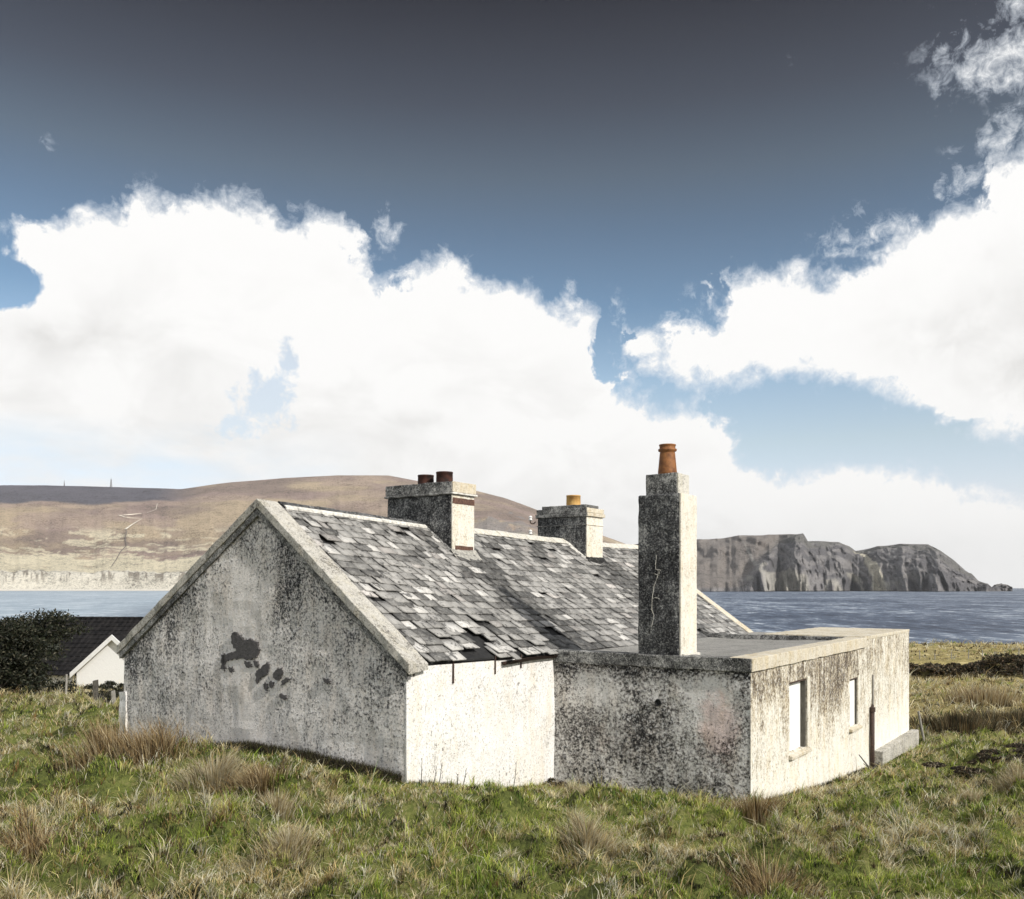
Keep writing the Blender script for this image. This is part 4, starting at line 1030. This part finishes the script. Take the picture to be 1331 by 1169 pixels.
T = [(-6.25,14.6,2600,.75,.72,RUST,'tall rusty tussock at the left foot of the grey gable',.30),(-5.45,13.9,1900,.62,.58,RUST,'tall rusty tussock right of the bigger one by the gable',.35),
     (-4.0,12.4,2600,.5,.42,PALE,'pale leaning tussock in front of the gable',.5),(-3.2,11.9,2600,.5,.36,RUST,'brown arched tussock in front of the gable',.6),
     (-2.8,11.0,900,.22,.30,PALE,'small upright pale tuft in front of the gable',.25),(3.35,12.6,1500,.32,.42,RUST,'dark rooted tussock in front of the wing corner',.3),
     (.85,10.5,1200,.4,.3,PALE,'pale tussock in the middle foreground',.5),(1.2,14.6,900,.35,.32,PALE,'pale tussock close to the white wall and wing',.35),
     (8.6,15.6,1800,.5,.32,PALE,'bleached round tussock right of the wing',.6),(7.2,14.4,1500,.4,.26,PALE,'bleached tussock below the side wall',.6),
     (2.6,9.4,1500,.45,.3,RUST,'brown tussock in the lower right foreground',.45),(-5.0,9.6,1500,.4,.3,RUST,'brown tussock in the lower left foreground',.45),(-2.3,9.4,1000,.3,.28,PALE,'pale tuft at the bottom left of the slope',.4)]
for x, y, n_, rad, ln, pal, lab, lb in T: tussock('grass_tussock', x, y, n_, rad, ln, pal, lab, 'tussock', 'tussocks on the slope', lb, azb=(2.6 if pal is RUST and x < -4 else None), wd=.009)
# reeds in the lower field
for i, (x, y, n_, rad, ln, lab) in enumerate([(13.6,28.0,4200,1.5,.55,'dark reed bed beside the leaning post'),(16.3,30,4200,1.9,.55,'brown reed bed right of the leaning post'),(18.5,36,3000,1.6,.6,'straw topped hump of reeds in the right field'),(22.5,36.5,2500,1.3,.6,'reeds on the rightmost hump of the field')]):
    tussock('reeds', x, y, n_, rad, ln, np.vstack([DK, DK*1.6, RUST*.6]) if i < 2 else np.vstack([RUST, PALE]), lab, 'reeds', 'reed beds in the lower field', .15, .022, squash=.8)
# heather / bramble: leafy low shrubs
def leafy(name, x, y, z0, n_, rx, ry, rz, pal, lf, label, cat, group=None, blobs=10, stems=True, seed=0, clear=False):
    r2 = np.random.default_rng(seed+50); e = empty(name, (x, y, z0), 0, label, cat, group)
    # lumpy crown from sub-blobs
    bc = np.c_[r2.uniform(-1, 1, blobs)*rx*.72, r2.uniform(-1, 1, blobs)*ry*.72, r2.uniform(.05, .8, blobs)*rz]
    bc[:, 2] *= np.sqrt(np.clip(1-(bc[:, 0]/rx)**2*.7, .1, 1))
    bs = r2.uniform(.22, .42, blobs)[:, None]*np.array([[rx, ry, rz*.75]])**1
    pick = r2.integers(0, blobs, n_); d = r2.normal(0, 1, (n_, 3)); d /= np.linalg.norm(d, axis=1)[:, None]
    # twigs: leaves gather along spikes
    tw = r2.normal(0, 1, (blobs*60, 3)); tw /= np.linalg.norm(tw, axis=1)[:, None]; tw[:, 2] = np.abs(tw[:, 2])*.9-.15
    ti = r2.integers(0, 60, n_)+pick*60; rad = r2.uniform(.35, 1.12, n_)**.6
    p = bc[pick]+(tw[ti]*rad[:, None]+d*.13)*bs[pick]
    p = p[p[:, 2] > .0]; 
    if clear: kk = outside(p[:, 0]+x, p[:, 1]+y, .02); p = p[kk]
    n_ = len(p)
    a = r2.normal(0, 1, (n_, 3)); a /= np.linalg.norm(a, axis=1)[:, None]; b_ = np.cross(a, r2.normal(0, 1, (n_, 3))); b_ /= np.linalg.norm(b_, axis=1)[:, None]
    s_ = lf*r2.uniform(.5, 1.3, n_)[:, None]
    V_ = np.stack([p-a*s_, p+b_*s_*.4, p+a*s_, p-b_*s_*.4], 1).reshape(-1, 3); i = np.arange(n_)*4
    c = pal[r2.integers(0, len(pal), n_)]*r2.uniform(.6, 1.3, n_)[:, None]
    npmesh('foliage', V_, [np.stack([i, i+1, i+2, i+3], 1)], M['leaf'], e, cols=np.repeat(c, 4, 0))
    if stems:
        bm = bmesh.new(); rr = random.Random(seed)
        for k in range(blobs):
            tip = Vector(bc[k]); root = Vector((0, 0, -.15)); midp = (root+tip)/2+Vector((rr.uniform(-.1, .1)*rx, 0, rr.uniform(-.05, .1)*rz))
            r_ = .03*rz; tube(bm, root, midp, r_, r_*.7, 6); tube(bm, midp, tip, r_*.7, r_*.3, 6)
            for j in range(5):
                q_ = tip+Vector(tw[k*60+j])*0.9*Vector(bs[k]).length*.55; tube(bm, tip, q_, r_*.3, r_*.08, 5)
        bm_obj('branches', bm, M['bark'], e)
    return e
BUSH = np.array([(.018,.023,.013),(.026,.032,.016),(.014,.017,.011),(.035,.036,.022),(.08,.075,.05)])
zb = float(ground_h(np.array(-15.2), np.array(27.5)))
leafy('gorse_bush', -16.85, 27.6, zb-.1, 120000, 3.6, 1.5, 3.1, BUSH, .055, 'big dark gorse bush at the left edge in front of the bungalow', 'bush', blobs=44, seed=3)
leafy('bramble_bush', -12.0, 27.4, zb-.15, 5000, .75, .5, .62, BUSH, .03, 'small bramble between the fence posts by the bungalow', 'bush', blobs=16, seed=4)
HE = np.array([(.03,.028,.02),(.05,.04,.03),(.09,.06,.04),(.02,.022,.015),(.13,.10,.06)])
hx = [(10.6,18.9,1.2,.50,'dark heather clump nearest the post at the right'),(9.4,18.2,.5,.28,'small dark heather clump below the plinth'),(12.2,19.0,1.2,.55,'dark heather clump at the right edge of the near slope'),(9.4,16.0,.7,.30,'dark clump right of the bleached tussock'),(10.6,17.4,.9,.32,'dark low clump below the row of heather'),(7.9,16.6,.5,.22,'low dark clump before the side wall')]
for i, (x, y, r_, h_, lab) in enumerate(hx):
    z0 = float(ground_h(np.array(x), np.array(y))); leafy('heather', x, y, z0+.08, 6000, r_, r_*.6, h_, np.vstack([HE, HE, PALE[:1]*.5]), .026, lab, 'heather', 'heather clumps on the right', 7, True, 20+i)
NE = np.array([(.03,.028,.022),(.05,.035,.025),(.08,.055,.035),(.025,.03,.018)])
for i, (px_, py_, r_, h_, lab) in enumerate([(632,1022,.14,.12,'smallest dark weed clump under the white wall'),(655,1021,.22,.2,'dark weed clump near the middle of the white wall'),(678,1020,.26,.26,'larger dark weed clump under the white wall'),(716,1018,.26,.28,'dark weed clump in the corner of white wall and wing')]):
    dx = (px_-CX)/F; D = (C0[0]*.821-C0[1]*.571+.20)/(dx*.821-.571); x, y = dx*D, D
    z0 = float(ground_h(np.array(x), np.array(y))); leafy('weed_clump', x, y, z0-.08, 900, r_, r_*.6, h_, NE, .022, lab, 'weeds', 'weeds at the foot of the wall', 5, True, 40+i, True)
# dead stalks in front of the white wall
SL = [(547,.42,'leftmost'),(562,.3,'second from the left'),(569,.36,'third from the left'),(594,.22,'fourth from the left'),(600,.3,'fifth from the left'),(614,.22,'sixth from the left'),(666,.5,'tallest, before the dark weeds'),(686,.25,'short one right of the tallest'),(722,.55,'pale one at the inner corner'),(738,.45,'rightmost, before the wing')]
for px_, h_, wh in SL:
    dx = (px_-CX)/F; D = (C0[0]*.821-C0[1]*.571+.30)/(dx*.821-.571); x, y = dx*D, D
    if px_ > 719: D = (3.99-.3+C0[0]*.571+C0[1]*.821)/(dx*.571+.821); x, y = dx*D, D
    z0 = float(ground_h(np.array(x), np.array(y))); e = empty('dead_stalk', (x, y, z0-.03), 0, 'thin dead stalk by the white wall, '+wh, 'stalk', 'dead stalks before the white wall')
    bm = bmesh.new(); rr = random.Random(px_); lean = rr.uniform(.02, .16); tube(bm, (0, 0, 0), (lean*h_, 0, h_*.55), .007, .006, 5); tube(bm, (lean*h_, 0, h_*.55), (lean*h_*1.6, 0, h_*1.1), .006, .003, 5)
    for k in range(4): z = h_*(.65+.12*k); tube(bm, (lean*h_*1.4, 0, z), (lean*h_*1.4+rr.uniform(-.03, .03), rr.uniform(-.02, .02), z+.04), .005, .002, 4)
    bm_obj('stem', bm, M['darkwood' if px_ < 719 else 'wood'], e)
# ------------------------------------------------------------------ posts and fence
def post(name, x, y, h_, r_, lean, mat, label, group=None, round_=False):
    z0 = float(ground_h(np.array(x), np.array(y))); bm = bmesh.new()
    if round_: tube(bm, (0, 0, -.15), (lean[0], lean[1], h_), r_, r_*.9, 9)
    else: hexa(bm, [(-r_, -r_, -.15), (r_, -r_, -.15), (r_, r_, -.15), (-r_, r_, -.15)], [(-r_+lean[0], -r_+lean[1], h_-.02), (r_+lean[0], -r_+lean[1], h_), (r_+lean[0], r_+lean[1], h_+.01), (-r_+lean[0], r_+lean[1], h_-.01)])
    o = bm_obj(name, bm, mat, None, .006); o.location = (x, y, z0); return tag(o, label, 'post', group)
post('fence_post', 11.0, 24.6, .78, .035, (-.17, 0), M['wood'], 'pale leaning post beyond the far corner of the wing', None, True)
post('fence_post', -12.95, 26.8, .62, .035, (.02, 0), M['wood'], 'thin pale post beside the gorse bush', 'posts before the bungalow', True)
post('fence_post', -12.0, 26.6, .52, .06, (0, 0), M['darkwood'], 'thick dark post in front of the white porch', 'posts before the bungalow')
post('fence_post', -11.35, 26.4, .46, .045, (-.06, 0), M['wood'], 'pale leaning post close to the cottage corner', 'posts before the bungalow')
fe = empty('wire_fence', (23, 57, float(ground_h(np.array(23.), np.array(57.)))), 0, 'thin stake and wire fence along the dark earth bank', 'fence')
stakes = [(24.6+i*.95+random.uniform(-.2, .2), 57.5+random.uniform(-.3, .3)) for i in range(9)]+[(29.9, 51)]
tops = []
for i, (x, y) in enumerate(stakes):
    g0 = float(ground_h(np.array(x), np.array(y)))-fe.location.z; bm = bmesh.new(); hh = random.uniform(.75, 1.05); l_ = random.uniform(-.06, .06)
    tube(bm, (x-23, y-57, g0-.1), (x-23+l_, y-57, g0+hh), .03, .026, 6); bm_obj('stake', bm, M['wood'], fe); tops.append((x-23+l_, y-57, g0+hh))
bm = bmesh.new()
for a, b2 in zip(tops[:8], tops[1:9]):
    for dz in (.08, .35): tube(bm, (a[0], a[1], a[2]-dz), (b2[0], b2[1], b2[2]-dz), .008, .008, 4)
bm_obj('wire', bm, M['iron'], fe)
post('fence_post', 28.1, 50.6, .8, .05, (0, 0), M['wood'], 'pale post before the dark bank at the right edge', None)
# twigs of driftwood by the downpipe
bm = bmesh.new(); x0, y0 = to_world(EX+.35, S0+6.3); z0 = float(ground_h(np.array(x0), np.array(y0)))
for a, b2, r_ in (((0, 0, 0), (-.28, .1, .38), .018), ((.05, 0, 0), (-.2, .05, .2), .014), ((-.1, 0, .02), (.15, .1, .22), .012)): tube(bm, a, b2, r_, r_*.6, 6)
o = bm_obj('broken_branch', bm, M['darkwood']); o.location = (x0, y0, z0); tag(o, 'dark broken branch leaning by the wing side wall', 'branch')
# dark vegetation on the earth bank
for i in range(9):
    x = 20.6+i*1.15; yb = 51.3+random.uniform(-.2, .2); z0 = float(ground_h(np.array(x), np.array(yb)))
    leafy('bank_shrub', x, yb, z0-.2, 4200, 1.9, .6, random.uniform(1.15, 1.5), np.vstack([HE*1.3, HE*2, DK]), .07, 'dark scrub on the earth bank, %s from the wing' % ['first','second','third','fourth','fifth','sixth','seventh','eighth','ninth'][i], 'shrub', 'dark scrub along the earth bank', 9, False, 80+i)

# ------------------------------------------------------------------ light and sky
sd = R(34); SA = R(-5); hx_, hy_ = .821*math.cos(SA)+.571*math.sin(SA), -.571*math.cos(SA)+.821*math.sin(SA)
sun = bpy.data.lights.new('sun', 'SUN'); sun.energy = 3.4; sun.angle = R(.5); sun.color = (1, .955, .88)
so = link_new('sun', sun); dirv = Vector((hx_*math.cos(sd), hy_*math.cos(sd), math.sin(sd)))
so.rotation_euler = dirv.to_track_quat('Z', 'Y').to_euler(); so.location = (20, -10, 40)
W = bpy.data.worlds.new('World'); S.world = W; W.use_nodes = True
t = NT(W.node_tree); bg = t.n['Background']
sk = t.n.new('ShaderNodeTexSky'); sk.sky_type = 'NISHITA'; sk.sun_disc = False; sk.sun_elevation = sd; sk.sun_rotation = math.atan2(hx_, hy_)
v = t.coord('Generated'); X, Y, Z = t.sep(v)
AZ = t.m('ARCTAN2', X, Y); EL = t.m('ARCSINE', Z)
def ael(px, py):
    x, z = (px-CX)/F, (HY-py)/F; return math.atan2(x, 1), math.atan2(z, math.hypot(x, 1))
AZR, ELR = 1.0, .8
warp = t.noise(t.map(v, loc=(2, 5, 3)), 22, 7, .6, .3)
azn = t.m('ADD', t.m('ADD', t.m('MULTIPLY', AZ, .5/AZR), .5), t.m('MULTIPLY', t.m('SUBTRACT', warp, .5), .075))
def fcurve(pts):
    n_ = t.n.new('ShaderNodeFloatCurve'); t.l.new(azn, n_.inputs['Value']); c = n_.mapping.curves[0]
    P = []
    for p in pts: a, e = ael(*p); P.append((a*.5/AZR+.5, e/ELR))
    P = sorted(P); P = [(0., P[0][1])]+P+[(1., P[-1][1])]
    while len(c.points) < len(P): c.points.new(.5, .5)
    for q_, (a, b_) in zip(c.points, P): q_.location = (a, b_); q_.handle_type = 'AUTO_CLAMPED' if False else 'VECTOR'
    n_.mapping.clip_min_x = 0; n_.mapping.update(); return t.m('MULTIPLY', n_.outputs[0], ELR)
n_big = t.noise(v, 7, 4, .55, .0); n_det = t.noise(v, 26, 7, .62, .35); n_fine = t.noise(v, 80, 5, .68, .5)
bil = t.vor(t.map(v, (1, 1, 1)), 30, 'SMOOTH_F1')
nz = t.m('ADD', t.m('MULTIPLY', t.m('SUBTRACT', n_det, .5), .060), t.m('ADD', t.m('MULTIPLY', t.m('SUBTRACT', n_fine, .5), .030), t.m('MULTIPLY', t.m('SUBTRACT', .42, bil), .022)))
nzl = t.m('ADD', nz, t.m('MULTIPLY', t.m('SUBTRACT', n_big, .5), .05))
# cloud A: the long bank from the left
A = fcurve([(-500,150),(-200,250),(-60,300),(0,338),(30,305),(60,272),(100,258),(150,268),(175,250),(215,255),(245,240),(275,236),(310,248),(340,262),(380,285),(425,270),(445,292),(465,315),(478,352),(505,366),(520,342),(570,330),(600,345),(650,368),(700,372),(740,402),(772,408),(782,450),(795,492),(850,518),(915,528),(940,560),(985,590),(1010,610),(1060,604),(1140,594),(1200,608),(1260,628),(1331,640),(1500,650)])
sA = t.m('SUBTRACT', A, EL)
def blob(px, py, sx, sy, amp):
    a, e = ael(px, py); return t.m('MULTIPLY', gauss_blob(t, AZ, EL, a, e, sx/F, sy/F), amp)
for bl_ in ((-5,368,45,22,-.16), (340,522,34,30,-.10), (372,480,16,34,-.05), (310,560,40,16,-.05), (488,300,26,16,.035), (490,335,18,22,-.02), (880,585,60,20,.03), (955,545,26,10,.022), (1080,565,100,28,-.03)):
    sA = t.m('ADD', sA, blob(*bl_))
bs_ = t.m('MULTIPLY', t.m('MULTIPLY', t.m('SUBTRACT', EL, .165), 3.), 1.)
dA = t.step(t.m('ADD', sA, nz), -.006, .017)
# pale thin base of the left bank
lowfade = t.m('MULTIPLY', t.step(EL, .17, .10), t.step(AZ, -.15, -.35)); lf = t.step(t.noise(t.map(v, (1, 1, 3)), 6, 5, .6), .35, .6)
dA = t.m('MULTIPLY', dA, t.m('SUBTRACT', 1., t.m('MULTIPLY', t.m('MULTIPLY', lowfade, lf), .8)))
# cloud B: from the right
Bt = fcurve([(600,700),(790,600),(808,470),(815,425),(840,425),(860,430),(885,400),(905,420),(930,395),(945,352),(975,345),(1000,352),(1050,350),(1100,348),(1140,312),(1200,285),(1245,270),(1272,255),(1282,215),(1310,200),(1331,190),(1500,120),(1900,60)])
Bb = fcurve([(600,700),(800,440),(830,478),(870,492),(940,502),(1020,492),(1080,500),(1150,516),(1215,530),(1240,548),(1260,572),(1331,580),(1500,600),(1900,620)])
sB = t.m('MINIMUM', t.m('SUBTRACT', Bt, EL), t.m('MULTIPLY', t.m('SUBTRACT', EL, Bb), 1.))
sB = t.m('ADD', sB, blob(808, 412, 14, 20, .012)); sB = t.m('ADD', sB, blob(865, 455, 22, 14, -.012)); sB = t.m('ADD', sB, t.m('MULTIPLY', t.step(AZ, .1, .14), 0.))
dB = t.step(t.m('ADD', sB, nz), -.006, .017)
# torn wisps
wn = t.m('ADD', t.m('MULTIPLY', t.m('SUBTRACT', n_fine, .5), 1.6), t.m('MULTIPLY', t.m('SUBTRACT', n_det, .5), 2.2))
wis = None
for (px, py, sx, sy, a_) in ((1310,75,42,26,.95),(1255,60,50,34,.45),(1225,110,20,36,.35),(1230,130,12,18,.3),(1330,20,40,30,.6),(1105,312,42,18,.62),(1150,300,60,14,.6),(1110,275,20,14,.4),(1255,232,34,16,.62),(1225,250,24,16,.45),(1250,200,22,14,.35),(1320,170,40,26,.55),(885,385,40,12,.45),(860,405,30,16,.5),(500,300,22,22,.75),(486,325,20,20,.35),(385,268,34,12,.35),(60,190,14,14,.30),(805,415,16,30,.55),(1020,78,18,8,.22),(815,465,20,26,.4),(225,250,34,16,.4),(30,300,34,14,.4)):
    g_ = blob(px, py, sx*1.25, sy*1.25, a_); wis = g_ if wis is None else t.m('MAXIMUM', wis, g_)
dW = t.m('MULTIPLY', t.step(t.m('ADD', wis, wn), .35, 1.05), t.step(wis, .08, .35))
# generic broken cloud for the rest of the sky (behind and beside the viewer)
ng = t.noise(t.map(v, (1, 1, 2.2)), 1.6, 8, .6, .3); dG = t.step(ng, .40, .56)
outf = t.m('MAXIMUM', t.step(t.m('ABSOLUTE', AZ), .75, .95), t.step(EL, .80, 1.0))
dA = t.m('MULTIPLY', dA, t.m('SUBTRACT', 1., outf)); dB = t.m('MULTIPLY', dB, t.m('SUBTRACT', 1., outf))
hb_ = None
for (px, py, sx, sy, a_) in ((345,515,42,46,1.),(374,470,16,30,.9),(318,556,46,20,.85),(480,345,26,18,.9),(1000,560,60,14,.5)):
    g_ = blob(px, py, sx, sy, a_); hb_ = g_ if hb_ is None else t.m('MAXIMUM', hb_, g_)
hole = t.step(t.m('ADD', hb_, t.m('ADD', t.m('MULTIPLY', t.m('SUBTRACT', n_det, .5), 2.6), t.m('MULTIPLY', t.m('SUBTRACT', n_fine, .5), 1.6))), .42, .85)
hole = t.m('MULTIPLY', hole, t.step(hb_, .1, .35))
dA = t.m('MULTIPLY', dA, t.m('SUBTRACT', 1., t.m('MULTIPLY', hole, .38)))
dens = t.m('MAXIMUM', t.m('MAXIMUM', dA, dB), t.m('MAXIMUM', t.m('MULTIPLY', dW, t.m('SUBTRACT', .92, outf)), t.m('MULTIPLY', dG, outf)), clamp=True)
# clear sky
rm = t.ramp(t.m('DIVIDE', EL, R(60)), [(0, (.96,.80,.84)), (.05, (.84,.72,.80)), (.145, (.74,.66,.60)), (.207, (.62,.61,.58)), (.28, (.37,.42,.43)), (.35, (.31,.32,.31)), (.40, (.30,.265,.225)), (.46, (.205,.157,.132)), (.51, (.135,.098,.083)), (.545, (.08,.056,.05)), (.8, (.10,.07,.07)), (1., (.2,.2,.2))])
sky = t.mix(1., sk.outputs[0], rm, 'MULTIPLY')
mul = t.n.new('ShaderNodeVectorMath'); mul.operation = 'SCALE'; t.l.new(sky, mul.inputs[0]); mul.inputs[3].default_value = 2.5*.80
# cloud tone: soft grey hollows inside
hol = t.step(t.noise(t.map(v, (1, 1, 1.7), (3, 1, 7)), 9, 6, .6, .5), .44, .72)
inner = t.step(t.m('MAXIMUM', sA, sB), .03, .12)
g2 = t.m('MAXIMUM', blob(1240, 440, 70, 30, .9), t.m('MAXIMUM', blob(1320, 490, 60, 40, .9), t.m('MAXIMUM', blob(80, 440, 70, 22, .8), blob(545, 545, 40, 12, .7))))
k = t.m('ADD', t.m('MULTIPLY', t.m('MULTIPLY', hol, inner), .30), t.m('MULTIPLY', t.m('MULTIPLY', g2, t.step(n_det, .3, .7)), .55))
cl = t.mix(t.m('MULTIPLY', k, 1.), (8.0, 7.95, 7.85), (4.4, 4.3, 4.15))
edgec = t.mix(t.step(dens, .2, 1.), (5.6, 6.2, 7.0), cl)
fin = t.mix(dens, mul.outputs[0], edgec)
t.l.new(fin, bg.inputs[0]); bg.inputs[1].default_value = .1
W.cycles.sampling_method = 'MANUAL'; W.cycles.sample_map_resolution = 1024
S.view_settings.view_transform = 'Standard'; S.view_settings.look = 'None'; S.view_settings.exposure = .35; S.view_settings.gamma = 1
S.cycles.max_bounces = 5; S.cycles.diffuse_bounces = 3; S.cycles.glossy_bounces = 2; S.cycles.transmission_bounces = 2; S.cycles.transparent_max_bounces = 4

# thin sea air: far things pale a little
hm = bpy.data.materials.new('haze'); hm.use_nodes = True; n_ = hm.node_tree.nodes; n_.remove(n_['Principled BSDF'])
pv = n_.new('ShaderNodeVolumePrincipled'); pv.inputs['Density'].default_value = .00003; pv.inputs['Color'].default_value = (.94,.96,.985,1); pv.inputs['Anisotropy'].default_value = .1
hm.node_tree.links.new(pv.outputs[0], n_['Material Output'].inputs['Volume'])
bm = bmesh.new(); box(bm, -15000, 15000, -400, 15200, -25, 760)
tag(bm_obj('haze', bm, hm), kind='stuff')
